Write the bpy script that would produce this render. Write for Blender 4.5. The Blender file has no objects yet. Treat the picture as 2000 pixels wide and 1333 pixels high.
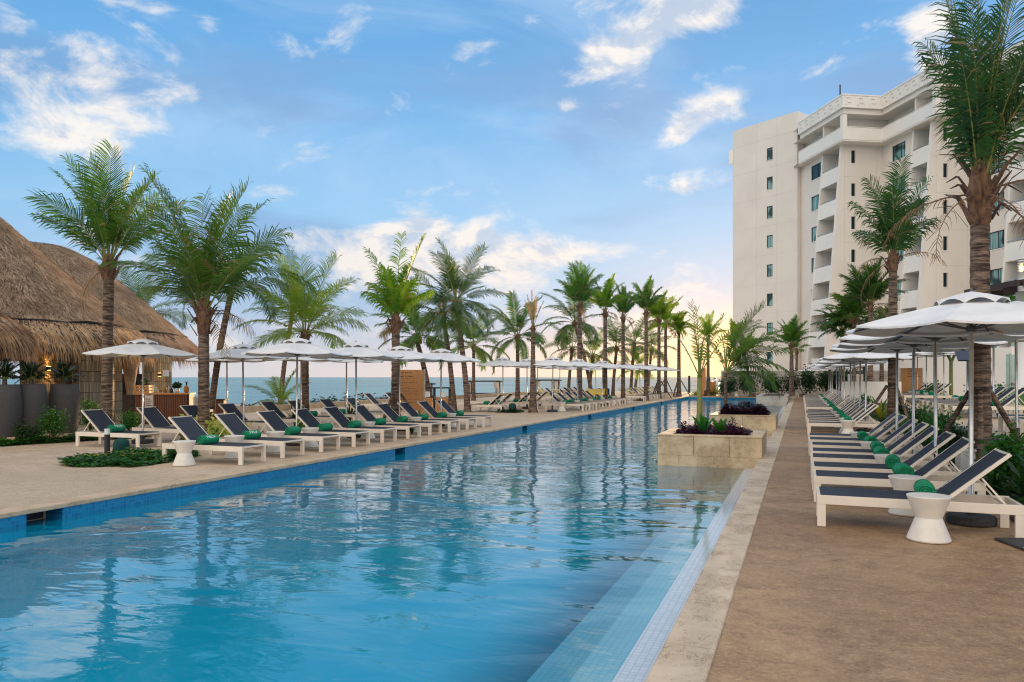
import bpy, math, random
from mathutils import Vector, Matrix
PI = math.pi
R = math.radians
sc = bpy.context.scene
COL = sc.collection
rnd = random.Random(7)

# ------------------------------------------------------------------ camera
CAM_H = 1.65
HEAD = R(21.29)                      # the lens looks 21 degrees left of the pool's long axis (+Y)
cam_d = bpy.data.cameras.new('camera')
cam = bpy.data.objects.new('camera', cam_d); COL.objects.link(cam)
cam.location = (0, 0, CAM_H); cam.rotation_euler = (PI/2, 0, HEAD)
cam_d.sensor_width = 36; cam_d.lens = 26.1; cam_d.shift_y = 0.03525
cam_d.clip_start = 0.05; cam_d.clip_end = 40000
sc.camera = cam
sc.view_settings.view_transform = 'Standard'; sc.view_settings.look = 'None'
sc.view_settings.exposure = 0.50; sc.view_settings.gamma = 1
try:
    sc.cycles.use_denoising = True; sc.cycles.denoiser = 'OPENIMAGEDENOISE'
    sc.cycles.pixel_filter_type = 'BLACKMAN_HARRIS'; sc.cycles.filter_width = 1.15; sc.cycles.max_bounces = 8; sc.cycles.transparent_max_bounces = 12
    sc.cycles.sample_clamp_indirect = 6
except Exception: pass
SH, CH = math.sin(HEAD), math.cos(HEAD)
def W(a, b, z=0.0):                  # a metres right, b metres ahead of the viewpoint -> world
    return Vector((CH*a - SH*b, SH*a + CH*b, z))

# ------------------------------------------------------------------ world: low sun sky with clouds
SUN_AZ, SUN_EL = R(-4.0), R(3.2)
world = bpy.data.worlds.new("World"); sc.world = world; world.use_nodes = True
wn = world.node_tree; wn.nodes.clear()
class E:
    nt = None
    def __init__(s, v): s.v = v
    @staticmethod
    def put(node, i, x):
        if isinstance(x, E): x = x.v
        if hasattr(x, 'is_output'): E.nt.links.new(x, node.inputs[i])
        else: node.inputs[i].default_value = x
    def m(s, op, *o, clamp=False):
        n = E.nt.nodes.new('ShaderNodeMath'); n.operation = op; n.use_clamp = clamp
        E.put(n, 0, s)
        for i, x in enumerate(o): E.put(n, i+1, x)
        return E(n.outputs[0])
    def __add__(s, o): return s.m('ADD', o)
    def __radd__(s, o): return s.m('ADD', o)
    def __sub__(s, o): return s.m('SUBTRACT', o)
    def __rsub__(s, o): return E(float(o)).m('SUBTRACT', s)
    def __mul__(s, o): return s.m('MULTIPLY', o)
    def __rmul__(s, o): return s.m('MULTIPLY', o)
    def __truediv__(s, o): return s.m('DIVIDE', o)
    def clamp(s): return s.m('ADD', 0.0, clamp=True)
    def exp(s): return s.m('EXPONENT')
    def step(s, a, b):
        n = E.nt.nodes.new('ShaderNodeMapRange'); n.interpolation_type = 'SMOOTHSTEP'
        E.put(n, 0, s); n.inputs[1].default_value = a; n.inputs[2].default_value = b
        return E(n.outputs[0])
def mixc(f, a, b, nt=None):
    n = (nt or E.nt).nodes.new('ShaderNodeMix'); n.data_type = 'RGBA'
    for i, x in ((0, f), (6, a), (7, b)):
        if isinstance(x, E): x = x.v
        if hasattr(x, 'is_output'): (nt or E.nt).links.new(x, n.inputs[i])
        else: n.inputs[i].default_value = x if i == 0 else (tuple(x)+(1,))[:4]
    return n.outputs[2]
E.nt = wn
def build_world():
    N, L = wn.nodes, wn.links
    tc = N.new('ShaderNodeTexCoord'); sp = N.new('ShaderNodeSeparateXYZ'); L.new(tc.outputs['Generated'], sp.inputs[0])
    x, y, z = (E(sp.outputs[i]) for i in range(3))
    el = z.m('ARCSINE') * 57.3
    az = x.m('ARCTAN2', y) * 57.3
    def noise(sc_, det, rough=.55, zs=1.0, off=(0, 0, 0), dist=0.0):
        mp = N.new('ShaderNodeMapping'); L.new(tc.outputs['Generated'], mp.inputs[0])
        mp.inputs['Scale'].default_value = (1, 1, zs); mp.inputs['Location'].default_value = off
        n = N.new('ShaderNodeTexNoise'); L.new(mp.outputs[0], n.inputs['Vector'])
        n.inputs['Scale'].default_value = sc_; n.inputs['Detail'].default_value = det
        n.inputs['Roughness'].default_value = rough; n.inputs['Distortion'].default_value = dist
        return E(n.outputs[0])
    ramp = N.new('ShaderNodeValToRGB'); cr = ramp.color_ramp
    L.new((el/90.0).clamp().v, ramp.inputs[0])
    stops = [(0.0, (.46, .48, .52)), (.03, (.38, .45, .57)), (.07, (.30, .44, .62)), (.13, (.24, .45, .68)), (.22, (.145, .36, .64)),
             (.30, (.080, .275, .56)), (.45, (.10, .25, .48)), (1.0, (.20, .32, .50))]
    cr.elements[0].position = 0; cr.elements[0].color = stops[0][1]+(1,)
    cr.elements[1].position = 1; cr.elements[1].color = stops[-1][1]+(1,)
    for p_, c in stops[1:-1]:
        e = cr.elements.new(p_); e.color = c+(1,)
    sky = N.new('ShaderNodeTexSky'); sky.sky_type = 'NISHITA'; sky.sun_disc = False
    sky.sun_elevation = SUN_EL; sky.sun_rotation = SUN_AZ
    col = ramp.outputs[0]
    daz = az - math.degrees(SUN_AZ)
    # thin veils: paler and greyer sheets over the blue
    v1 = noise(2.3, 10, .60, 2.6, (3, 1, 0), .9)
    col = mixc(v1.step(.44, .68)*0.55, col, (.34, .50, .70))
    v2 = noise(2.6, 5, .5, 3.0, (9, 4, 2), .4)
    band = (((el-15.0)/9.0).m('POWER', 2.0)*-1.0).exp()
    col = mixc(v2.step(.46, .66)*band*0.88, col, (.16, .29, .51))
    # the left of the view is a deeper blue
    left = (((daz+46.0)/20.0)*-1.0).clamp()
    col = mixc(left*0.5, col, (.035, .26, .50))
    # warm glow round the low sun
    hz = ((el/3.3).m('POWER', 2.0)*-1.0).exp() * (((daz/15.0).m('POWER', 2.0))*-1.0).exp()
    col = mixc(hz*0.85, col, (.76, .56, .33))
    hz2 = ((el/2.0).m('POWER', 2.0)*-1.0).exp() * (((daz/42.0).m('POWER', 2.0))*-1.0).exp()
    col = mixc(hz2*0.42, col, (.70, .62, .56))
    # clouds
    def pd(px, py):
        a = math.degrees(math.atan((px-1000)/1450.0))-21.29
        e = math.degrees(math.atan((737-py)/math.hypot(1450, px-1000)))
        return a, e
    blobs = [  # px, py, half width deg, half height deg, tilt, weight
        (150, 225, 4.8, 2.6, 0, .19), (190, 200, 1.8, 1.2, 0, .12), (90, 270, 3.0, 1.2, 0, .10), (60, 135, 3.0, 1.0, 0, .16), (215, 105, 2.5, 1.5, 0, .17), (280, 25, 2.0, 1.5, 0, .16), (60, 60, 4, 1.2, 0, .10),
        (800, 460, 3.2, 2.2, 0, .28), (900, 500, 6.5, 2.6, 0, .25), (1060, 490, 5.0, 1.2, 0, .26), (720, 510, 4.0, 2.4, 0, .18), (980, 560, 8.0, 2.2, 0, .12), (850, 450, 1.6, 1.2, 0, .12), (960, 455, 2.0, 1.0, 0, .10),
        (1200, 110, 2.4, 2.0, 35, .26), (1290, 50, 2.8, 1.6, 30, .25), (1395, 20, 2.2, 1.6, 10, .28), (1250, 150, 1.5, 1.0, 20, .18), (1160, 100, 2, 1.6, 0, .12),
        (1390, 215, 2.6, 1.0, 15, .20), (1330, 262, 1.3, 1.0, 0, .22), (1120, 203, .9, .5, 0, .14), (1340, 365, 2.6, .7, 0, .20), (1820, 70, 1.3, 1.5, 0, .26), (1590, 140, 2.0, 1.0, 20, .15), (1760, 30, 2.4, 1.2, 0, .12),
        (640, 450, 3.0, .6, 0, .12), (60, 500, 3.5, 1.2, 0, .14), (420, 650, 10, 2.2, 0, .10), (1000, 640, 12, 1.4, 0, .05), (1380, 600, 6, 1.2, 0, .07), (350, 190, 1.4, .8, 0, .14), (410, 55, .8, .6, 0, .15)]
    tot = None
    for px, py, a, b, tilt, wgt in blobs:
        a0, e0 = pd(px, py); c, s = math.cos(R(tilt)), math.sin(R(tilt))
        du = (az - a0)*math.cos(R(e0)); dv = el - e0
        p = (du*(c/a) + dv*(s/a)).m('POWER', 2.0); q = (dv*(c/b) - du*(s/b)).m('POWER', 2.0)
        t = ((p+q)*-1.0).exp()*wgt
        tot = t if tot is None else tot + t
    # unseen clouds overhead and behind, added to fill the scene with light
    back = (y*-1.0).step(.05, .7) + z.step(.50, .9)
    tot = tot + back.clamp()*0.14
    nA = noise(8.5, 12, .62, 1.9, (0, 0, 0), .35)
    nB = noise(8.5, 12, .62, 1.9, (-.004, -.010, .030), .35)
    dens = (nA + tot).step(.57, .80)
    densB = (nB + tot).step(.58, .90)
    lit = mixc(((el-3.0)/12.0).clamp(), (.64, .59, .57), (.76, .71, .665))
    shade = (.35, .44, .58)
    ccol = mixc((densB*.85).clamp(), lit, shade)
    ccol = mixc(((nA-nB)*9.0+.45).clamp(), ccol, lit)
    dens2 = dens*((el+0.3)/2.5).clamp()
    col = mixc(dens2*0.93, col, ccol)
    core = (((el-2.6)/1.7).m('POWER', 2.0)*-1.0).exp()*(((daz/2.6).m('POWER', 2.0))*-1.0).exp()
    col = mixc((core*.9).clamp(), col, (.95, .68, .34))
    # warm fill light added to the unseen sky overhead and behind the camera
    warm = ((y*-1.0).step(-.10, .75)*z.step(-.05, .25))
    col = mixc(warm*0.85, col, (1.45, 1.26, 1.05))
    zen = z.step(.60, .95)
    col = mixc(zen*0.6, col, (.95, .95, .95))
    # below the horizon: plain dim ground light
    col = mixc((el*-1.0).step(0.0, 2.0), col, (.30, .28, .25))
    bg = N.new('ShaderNodeBackground'); L.new(col, bg.inputs[0]); bg.inputs[1].default_value = 0.92
    bg2 = N.new('ShaderNodeBackground'); L.new(sky.outputs[0], bg2.inputs[0]); bg2.inputs[1].default_value = 0.012
    ad = N.new('ShaderNodeAddShader'); L.new(bg.outputs[0], ad.inputs[0]); L.new(bg2.outputs[0], ad.inputs[1])
    out = N.new('ShaderNodeOutputWorld'); L.new(ad.outputs[0], out.inputs[0])
build_world()
sun_d = bpy.data.lights.new('sun', 'SUN'); sun_d.energy = 4.2; sun_d.angle = R(2.5); sun_d.color = (1.0, .66, .34)
sun = bpy.data.objects.new('sun', sun_d); COL.objects.link(sun)
sdir = Vector((math.sin(SUN_AZ)*math.cos(SUN_EL), math.cos(SUN_AZ)*math.cos(SUN_EL), math.sin(SUN_EL)))
sun.rotation_euler = sdir.to_track_quat('Z', 'Y').to_euler()

# ------------------------------------------------------------------ materials
def newmat(name):
    m = bpy.data.materials.new(name); m.use_nodes = True
    nt = m.node_tree; b = nt.nodes['Principled BSDF']
    return m, nt, b
def coords(nt, kind='Object', scale=(1, 1, 1)):
    tc = nt.nodes.new('ShaderNodeTexCoord'); mp = nt.nodes.new('ShaderNodeMapping')
    if kind == 'World':
        g = nt.nodes.new('ShaderNodeNewGeometry'); nt.links.new(g.outputs['Position'], mp.inputs[0])
    else: nt.links.new(tc.outputs[kind], mp.inputs[0])
    mp.inputs['Scale'].default_value = scale
    return mp.outputs[0]
def nz(nt, vec, scale, det=4, rough=.55, dist=0):
    n = nt.nodes.new('ShaderNodeTexNoise'); nt.links.new(vec, n.inputs['Vector'])
    n.inputs['Scale'].default_value = scale; n.inputs['Detail'].default_value = det
    n.inputs['Roughness'].default_value = rough; n.inputs['Distortion'].default_value = dist
    return n.outputs[0]
def bump(nt, b, h, strength=.3, dist=.02, prev=None):
    n = nt.nodes.new('ShaderNodeBump'); n.inputs['Strength'].default_value = strength; n.inputs['Distance'].default_value = dist
    nt.links.new(h.v if isinstance(h, E) else h, n.inputs['Height'])
    if prev: nt.links.new(prev, n.inputs['Normal'])
    nt.links.new(n.outputs[0], b.inputs['Normal']); return n.outputs[0]
def pm(name, c1, c2=None, scale=5, rough=.6, bs=0, bd=.01, bscale=None, stretch=(1, 1, 1), kind='Object', det=5, metal=0, lo=.35, hi=.65, spec=None):
    m, nt, b = newmat(name); E.nt = nt
    b.inputs['Roughness'].default_value = rough; b.inputs['Metallic'].default_value = metal
    if spec is not None: b.inputs['Specular IOR Level'].default_value = spec
    b.inputs['Base Color'].default_value = tuple(c1)+(1,)
    v = coords(nt, kind, stretch)
    if c2:
        n = E(nz(nt, v, scale, det)).step(lo, hi)
        nt.links.new(mixc(n, c1, c2), b.inputs['Base Color'])
    if bs: bump(nt, b, nz(nt, v, bscale or scale*4, 4), bs, bd)
    return m
def leafmat(name, c1, c2, scale=4, trans=.35, tc=None, rough=.45):
    m, nt, b = newmat(name); E.nt = nt
    b.inputs['Roughness'].default_value = rough; b.inputs['Specular IOR Level'].default_value = .35
    v = coords(nt, 'Object'); n = E(nz(nt, v, scale, 3)).step(.38, .62)
    oi = nt.nodes.new('ShaderNodeObjectInfo')
    c = mixc(n, c1, c2)
    hs = nt.nodes.new('ShaderNodeHueSaturation'); nt.links.new(c, hs.inputs['Color'])
    nt.links.new((E(oi.outputs['Random'])*.05+.475).v, hs.inputs['Hue']); nt.links.new((E(oi.outputs['Random'])*.4+.8).v, hs.inputs['Value'])
    nt.links.new(hs.outputs[0], b.inputs['Base Color'])
    t = nt.nodes.new('ShaderNodeBsdfTranslucent'); t.inputs[0].default_value = tuple(tc or (c2[0]*2.2, c2[1]*2.0, c2[2]*.8))+(1,)
    mx = nt.nodes.new('ShaderNodeMixShader'); mx.inputs[0].default_value = trans
    nt.links.new(b.outputs[0], mx.inputs[1]); nt.links.new(t.outputs[0], mx.inputs[2])
    nt.links.new(mx.outputs[0], nt.nodes['Material Output'].inputs[0])
    return m
M = {}
M['white_metal'] = pm('white_metal', (.84, .755, .65), (.78, .695, .595), 3, .42, .05, .002, 60)
M['sling'] = pm('sling', (.022, .029, .046), (.034, .042, .062), 90, .75, .35, .002, 420)
M['sling2'] = pm('sling2', (.026, .036, .072), (.036, .048, .088), 90, .75, .35, .002, 420)
M['table'] = pm('table', (.80, .75, .68), (.72, .67, .60), 6, .55, .12, .003, 90)
M['canopy'] = pm('canopy', (.82, .80, .79), (.70, .69, .70), 2.2, .85, .35, .02, 7)
M['steel'] = pm('steel', (.62, .60, .57), (.45, .44, .42), 4, .28, metal=.9)
M['rib'] = pm('rib', (.10, .10, .11), None, rough=.5)
M['base'] = pm('base', (.035, .035, .038), (.06, .06, .06), 30, .85, .4, .01, 60)
M['towel'] = pm('towel', (.006, .20, .095), (.010, .32, .15), 22, .95, .7, .006, 120)
M['white_print'] = pm('white_print', (.8, .85, .82), None, rough=.8)
M['plaster'] = pm('plaster', (.79, .735, .68), (.745, .69, .635), .35, .85, .15, .01, 6, kind='World')
M['plaster2'] = pm('plaster2', (.86, .82, .77), (.81, .775, .73), .5, .85, .12, .01, 6, kind='World')
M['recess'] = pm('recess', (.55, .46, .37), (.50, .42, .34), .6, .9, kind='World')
M['joint'] = pm('joint', (.62, .56, .49), None, rough=.9)
M['frame'] = pm('frame', (.02, .023, .028), None, rough=.4)
M['bark'] = None
M['soil'] = pm('soil', (.06, .04, .025), (.10, .07, .045), 6, 1, .6, .03, 20)
M['pot'] = pm('pot', (.065, .060, .062), (.105, .096, .096), 60, .9, .6, .01, 70)
M['wood'] = pm('wood', (.20, .070, .028), (.12, .040, .018), 8, .55, .3, .004, 40, stretch=(9, 9, .7))
M['teak'] = pm('teak', (.62, .30, .11), (.52, .23, .08), 6, .55, .2, .003, 30, stretch=(10, 10, .6))
M['dark'] = pm('dark', (.02, .02, .022), None, rough=.5)
M['darkwood'] = pm('darkwood', (.055, .026, .018), (.035, .018, .012), 6, .6)
M['green_plastic'] = pm('green_plastic', (.010, .055, .050), (.014, .07, .06), 8, .75, spec=.2)
M['white'] = pm('white', (.82, .82, .82), None, rough=.5)
M['sand'] = pm('sand', (.62, .54, .43), (.50, .43, .34), 1.2, 1, .3, .03, 8, kind='World')
M['grass'] = pm('grass', (.045, .12, .015), (.08, .19, .03), 5, 1, .9, .05, 40)
M['rope'] = pm('rope', (.012, .010, .009), None, rough=.9)
M['text'] = pm('text', (.07, .03, .015), None, rough=.8)
M['blue_cloth'] = pm('blue_cloth', (.02, .09, .42), None, rough=.9)
M['yellow_cloth'] = pm('yellow_cloth', (.78, .60, .08), (.70, .56, .20), 4, rough=.9)
M['curtain'] = pm('curtain', (.72, .62, .54), (.64, .54, .46), 8, .9)
M['navy_panel'] = pm('navy_panel', (.012, .018, .05), None, rough=.3)

M['frond'] = leafmat('frond', (.016, .066, .018), (.070, .155, .022), 2.2, .40)
M['frond_black'] = leafmat('frond_black', (.006, .022, .010), (.012, .036, .014), 2.5, .1)  # leaf colour darkened to stand for the shade under the hut eave
M['frond_y'] = leafmat('frond_y', (.040, .130, .014), (.150, .250, .020), 2.0, .42)
M['frond_dark'] = leafmat('frond_dark', (.012, .052, .020), (.042, .112, .026), 2.2, .34)
M['dead'] = leafmat('dead', (.20, .12, .065), (.30, .19, .11), 3, .25)
M['petiole'] = pm('petiole', (.16, .20, .04), (.26, .24, .06), 4, .5)
M['leaf'] = leafmat('leaf', (.018, .090, .012), (.045, .16, .018), 6, .25)
M['leaf_dark'] = leafmat('leaf_dark', (.010, .040, .012), (.022, .075, .018), 6, .2)
M['leaf_yellow'] = leafmat('leaf_yellow', (.16, .24, .02), (.42, .36, .03), 5, .35)
M['leaf_pale'] = leafmat('leaf_pale', (.20, .30, .06), (.45, .50, .22), 5, .3)
M['purple'] = leafmat('purple', (.050, .008, .022), (.110, .018, .050), 9, .25, (.16, .02, .06))
M['purple_dark'] = leafmat('purple_dark', (.026, .006, .018), (.055, .012, .034), 9, .2, (.08, .015, .04))

def m_bark():
    m, nt, b = newmat('bark'); E.nt = nt
    b.inputs['Roughness'].default_value = .95
    v = coords(nt, 'Object', (1, 1, 1)); v2 = coords(nt, 'Object', (1, 1, 7))
    n1 = E(nz(nt, v2, 3.5, 6, .7)); n2 = E(nz(nt, v, 2.0, 4))
    c = mixc(n1.step(.38, .66), (.036, .022, .016), (.29, .20, .145))
    c = mixc(n2.step(.45, .8)*.4, c, (.34, .28, .22))
    nt.links.new(c, b.inputs['Base Color']); bump(nt, b, n1, .9, .03)
    return m
M['bark'] = m_bark()
M['fibre'] = pm('fibre', (.24, .13, .075), (.11, .06, .04), 14, 1, .9, .02, 40, stretch=(1, 1, .3))

def m_thatch(name, stretch, c1, c2, c3, kind='Object'):
    m, nt, b = newmat(name); E.nt = nt
    b.inputs['Roughness'].default_value = 1; b.inputs['Specular IOR Level'].default_value = .1
    v = coords(nt, kind, stretch)
    a = E(nz(nt, v, 6, 8, .8, 1.6)); n2 = E(nz(nt, coords(nt, kind), 1.1, 3)); n3 = E(nz(nt, v, 14, 4, .8, 1.0))
    c = mixc(a.step(.38, .62), c1, c2); c = mixc(n2.step(.4, .7)*.5, c, c3)
    c = mixc(n3.step(.50, .72)*.7, c, (.80, .66, .50)); c = mixc(((n3*-1.0)+1.0).step(.50, .66)*.8, c, (.07, .045, .03))
    nt.links.new(c, b.inputs['Base Color']); bump(nt, b, a + n3*.7, 1.0, .06)
    return m
M['thatch'] = m_thatch('thatch', (1.6, 1.6, .9), (.25, .162, .098), (.60, .41, .26), (.27, .178, .11))
M['straw'] = leafmat('straw', (.38, .215, .110), (.72, .45, .245), 1.6, .25, (.75, .42, .18), .9)
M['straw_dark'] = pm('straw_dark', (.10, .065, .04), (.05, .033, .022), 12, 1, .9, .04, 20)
M['straw2'] = pm('straw2', (.54, .375, .24), (.28, .18, .11), 1.6, 1, .2, .01, 20)

def m_bamboo():
    m, nt, b = newmat('bamboo'); E.nt = nt
    b.inputs['Roughness'].default_value = .7
    uv = nt.nodes.new('ShaderNodeUVMap'); sp = nt.nodes.new('ShaderNodeSeparateXYZ'); nt.links.new(uv.outputs[0], sp.inputs[0])
    u, v = E(sp.outputs[0]), E(sp.outputs[1])
    fu = (u*14.0).m('FRACT'); fv = (v*2.7).m('FRACT')
    iu = (u*14.0).m('FLOOR'); iv = (v*2.7).m('FLOOR')
    wn_ = nt.nodes.new('ShaderNodeTexWhiteNoise'); wn_.noise_dimensions = '2D'
    cb = nt.nodes.new('ShaderNodeCombineXYZ'); nt.links.new(iu.v, cb.inputs[0]); nt.links.new(iv.v, cb.inputs[1]); nt.links.new(cb.outputs[0], wn_.inputs['Vector'])
    c = mixc(E(wn_.outputs[0]), (.26, .18, .11), (.62, .50, .33))
    c = mixc(E(nz(nt, coords(nt, 'Object', (1, 1, 1)), 5, 4)).step(.4, .7)*.4, c, (.46, .45, .30))
    g = fu.step(0, .10)*(fu*-1.0+1.0).step(0, .10)*fv.step(0, .035)*(fv*-1.0+1.0).step(0, .035)
    nt.links.new(mixc(g, (.018, .013, .010), c), b.inputs['Base Color'])
    bump(nt, b, g, .8, .03)
    return m
M['bamboo'] = m_bamboo()

def m_deck(name, ca, cb_, cc):
    m, nt, b = newmat(name); E.nt = nt
    v = coords(nt, 'World'); vs = coords(nt, 'World', (.75, 1.15, 1))
    n1 = E(nz(nt, vs, .55, 6, .68, .8)); n2 = E(nz(nt, v, 34, 4, .8)); n3 = E(nz(nt, vs, 2.6, 9, .80, .6)); n4 = E(nz(nt, v, .22, 4)); n6 = E(nz(nt, v, 9, 6, .75, .6))
    c = mixc(n1.step(.36, .66), ca, cb_); c = mixc(n3.step(.46, .66)*.75, c, cc)
    c = mixc(n4.step(.42, .62)*.35, c, ca)
    c = mixc(n6.step(.50, .68)*.35, c, tuple(min(1, x*1.35) for x in cb_))
    c = mixc(((n6*-1.0)+1.0)  .step(.54, .68)*.40, c, tuple(x*.60 for x in cc))
    c = mixc(n2.step(.48, .70)*.45, c, tuple(x*.5 for x in ca)); c = mixc(((n2*-1.0)+1.0).step(.52, .70)*.45, c, tuple(min(1, x*1.5) for x in cb_))
    nt.links.new(c, b.inputs['Base Color'])
    nt.links.new((n1*.35+.45).v, b.inputs['Roughness'])
    bump(nt, b, n2+n6*.8, .5, .012)
    return m
M['deck_right'] = m_deck('deck_right', (.285, .160, .078), (.45, .288, .160), (.160, .090, .046))
M['deck_left'] = m_deck('deck_left', (.50, .37, .245), (.62, .475, .335), (.38, .275, .18))
def m_stone(name, base, alt, joints=None, kind='World', pit=(.16, .09, .04), jcol=(.26, .19, .12)):
    m, nt, b = newmat(name); E.nt = nt; b.inputs['Roughness'].default_value = .6
    v = coords(nt, kind); vs = coords(nt, kind, (2.2, .8, 1.5))
    n1 = E(nz(nt, v, 2.2, 6, .6)); n2 = E(nz(nt, vs, 3.2, 9, .72, 1.5)); n3 = E(nz(nt, v, 34, 4, .7, .8)); n4 = E(nz(nt, v, 9, 5, .7, 1.0))
    c = mixc(n1.step(.35, .65), base, alt)
    c = mixc(n4.step(.52, .70)*.35, c, tuple(x*.72 for x in alt))
    c = mixc((((n2-.5).m('ABSOLUTE'))*-1.0).step(-.016, 0.0)*n1.step(.44, .58)*.9, c, pit)
    c = mixc(n3.step(.60, .68)*n4.step(.47, .58)*.85, c, pit)
    h = n3
    if joints:
        axis, period, off, wd = joints
        sp = nt.nodes.new('ShaderNodeSeparateXYZ'); nt.links.new(v, sp.inputs[0])
        f = ((E(sp.outputs[axis])+off)/period).m('FRACT')
        j = (f*-1.0).step(-wd/period, -wd/period*.4)
        c = mixc(j*.6, c, jcol); h = n3 - j*2.0
    nt.links.new(c, b.inputs['Base Color']); bump(nt, b, h, .25, .006)
    return m
M['coping'] = m_stone('coping', (.62, .49, .355), (.50, .38, .26), (1, .98, .3, .012))
M['coping_left'] = m_stone('coping_left', (.62, .46, .30), (.54, .39, .24), (1, .98, .1, .012))
M['coquina'] = m_stone('coquina', (.64, .49, .31), (.46, .33, .20))
M['pale_stone'] = m_stone('pale_stone', (.50, .46, .41), (.42, .38, .34), (1, .8, 0, .015))
M['curb'] = m_stone('curb', (.32, .32, .31), (.24, .24, .23), (1, .5, 0, .02))

def m_tile(name, c1, c2, grout, size=.025, rough=.15, ax=(0, 1)):
    m, nt, b = newmat(name); E.nt = nt; b.inputs['Roughness'].default_value = rough
    v = coords(nt, 'World'); sp = nt.nodes.new('ShaderNodeSeparateXYZ'); nt.links.new(v, sp.inputs[0])
    us = [E(sp.outputs[i])/size for i in ax]
    g = None
    for u in us:
        f = u.m('FRACT'); gg = f.step(.02, .14)*(f*-1.0+1.0).step(.02, .14); g = gg if g is None else g*gg
    cb = nt.nodes.new('ShaderNodeCombineXYZ'); nt.links.new(us[0].m('FLOOR').v, cb.inputs[0]); nt.links.new(us[1].m('FLOOR').v, cb.inputs[1])
    wn_ = nt.nodes.new('ShaderNodeTexWhiteNoise'); wn_.noise_dimensions = '2D'; nt.links.new(cb.outputs[0], wn_.inputs['Vector'])
    c = mixc(E(wn_.outputs[0]), c1, c2)
    nt.links.new(mixc(g, grout, c), b.inputs['Base Color'])
    return m
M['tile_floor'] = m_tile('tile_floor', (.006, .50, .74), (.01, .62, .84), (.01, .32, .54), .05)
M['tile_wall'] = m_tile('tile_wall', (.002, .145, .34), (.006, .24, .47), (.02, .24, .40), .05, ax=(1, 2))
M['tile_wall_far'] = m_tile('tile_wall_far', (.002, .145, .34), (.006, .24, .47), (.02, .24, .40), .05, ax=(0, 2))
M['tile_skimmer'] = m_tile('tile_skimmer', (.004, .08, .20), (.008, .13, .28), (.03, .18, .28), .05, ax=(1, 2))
M['tile_step'] = m_tile('tile_step', (.44, .62, .70), (.48, .66, .74), (.36, .55, .63), .05)
M['tile_step2'] = m_tile('tile_step2', (.27, .55, .64), (.30, .58, .67), (.21, .48, .57), .05)
M['tile_white'] = m_tile('tile_white', (.52, .58, .64), (.60, .66, .71), (.44, .50, .57), .05, rough=.10)

def m_water(name, tint, scales, strength, refl=1.0, floor=None, body=None):
    m, nt, b = newmat(name); E.nt = nt
    nt.nodes.remove(b)
    prev = None
    for (sx, sy), s, det, st, dist in scales:
        v = coords(nt, 'World', (sx, sy, 1)); h = nz(nt, v, s, det, .5, .8)
        n = nt.nodes.new('ShaderNodeBump'); n.inputs['Strength'].default_value = st*strength; n.inputs['Distance'].default_value = dist
        nt.links.new(h, n.inputs['Height'])
        if prev: nt.links.new(prev, n.inputs['Normal'])
        prev = n.outputs[0]
    fr = nt.nodes.new('ShaderNodeFresnel'); fr.inputs[0].default_value = 1.33; nt.links.new(prev, fr.inputs['Normal'])
    gl = nt.nodes.new('ShaderNodeBsdfGlossy'); gl.inputs['Roughness'].default_value = .02; nt.links.new(prev, gl.inputs['Normal'])
    if floor:
        tr = nt.nodes.new('ShaderNodeBsdfDiffuse')
        v = coords(nt, 'World', (1, 1, 1))
        nt.links.new(mixc(E(nz(nt, v, .02, 4)).step(.4, .65), floor[0], floor[1]), tr.inputs[0])
    else:
        tr = nt.nodes.new('ShaderNodeBsdfTransparent'); tr.inputs[0].default_value = tint+(1,)
        if body:                       # light scattered back by the water itself: more of it where the pool is deeper
            g = nt.nodes.new('ShaderNodeNewGeometry'); sp = nt.nodes.new('ShaderNodeSeparateXYZ'); nt.links.new(g.outputs['Position'], sp.inputs[0])
            df = nt.nodes.new('ShaderNodeBsdfDiffuse'); df.inputs[0].default_value = body[0]+(1,)
            mb_ = nt.nodes.new('ShaderNodeMixShader'); nt.links.new(((E(sp.outputs[0])*-1.0).step(1.15, 2.3)*body[1]).v, mb_.inputs[0])
            nt.links.new(tr.outputs[0], mb_.inputs[1]); nt.links.new(df.outputs[0], mb_.inputs[2]); tr = mb_
    mx = nt.nodes.new('ShaderNodeMixShader'); nt.links.new((E(fr.outputs[0])*refl).m('MINIMUM', .74 if not floor else 1.0).v, mx.inputs[0])
    nt.links.new(tr.outputs[0], mx.inputs[1]); nt.links.new(gl.outputs[0], mx.inputs[2])
    nt.links.new(mx.outputs[0], nt.nodes['Material Output'].inputs[0])
    return m
M['water'] = m_water('water', (.72, .97, 1.0), [((.7, 1.0), .60, 2, .20, .24), ((.7, 1.5), 1.9, 2, .13, .05), ((1, 1.6), 6.0, 2, .06, .015)], 1.0, 1.75, body=((.0, .46, .76), .60))
M['sea'] = m_water('sea', (1, 1, 1), [((.5, 1.0), .35, 4, 1.0, .55), ((1, 1.6), 1.6, 3, .6, .15)], 1.0, .75, ((.030, .26, .34), (.07, .36, .42)))
def m_glass(name, tint, op):
    m, nt, b = newmat(name); E.nt = nt
    b.inputs['Base Color'].default_value = tint+(1,); b.inputs['Roughness'].default_value = .04
    t = nt.nodes.new('ShaderNodeBsdfTransparent'); mx = nt.nodes.new('ShaderNodeMixShader'); mx.inputs[0].default_value = op
    nt.links.new(t.outputs[0], mx.inputs[1]); nt.links.new(b.outputs[0], mx.inputs[2]); nt.links.new(mx.outputs[0], nt.nodes['Material Output'].inputs[0])
    return m
M['glass_green'] = m_glass('glass_green', (.35, .60, .50), .55)
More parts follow.
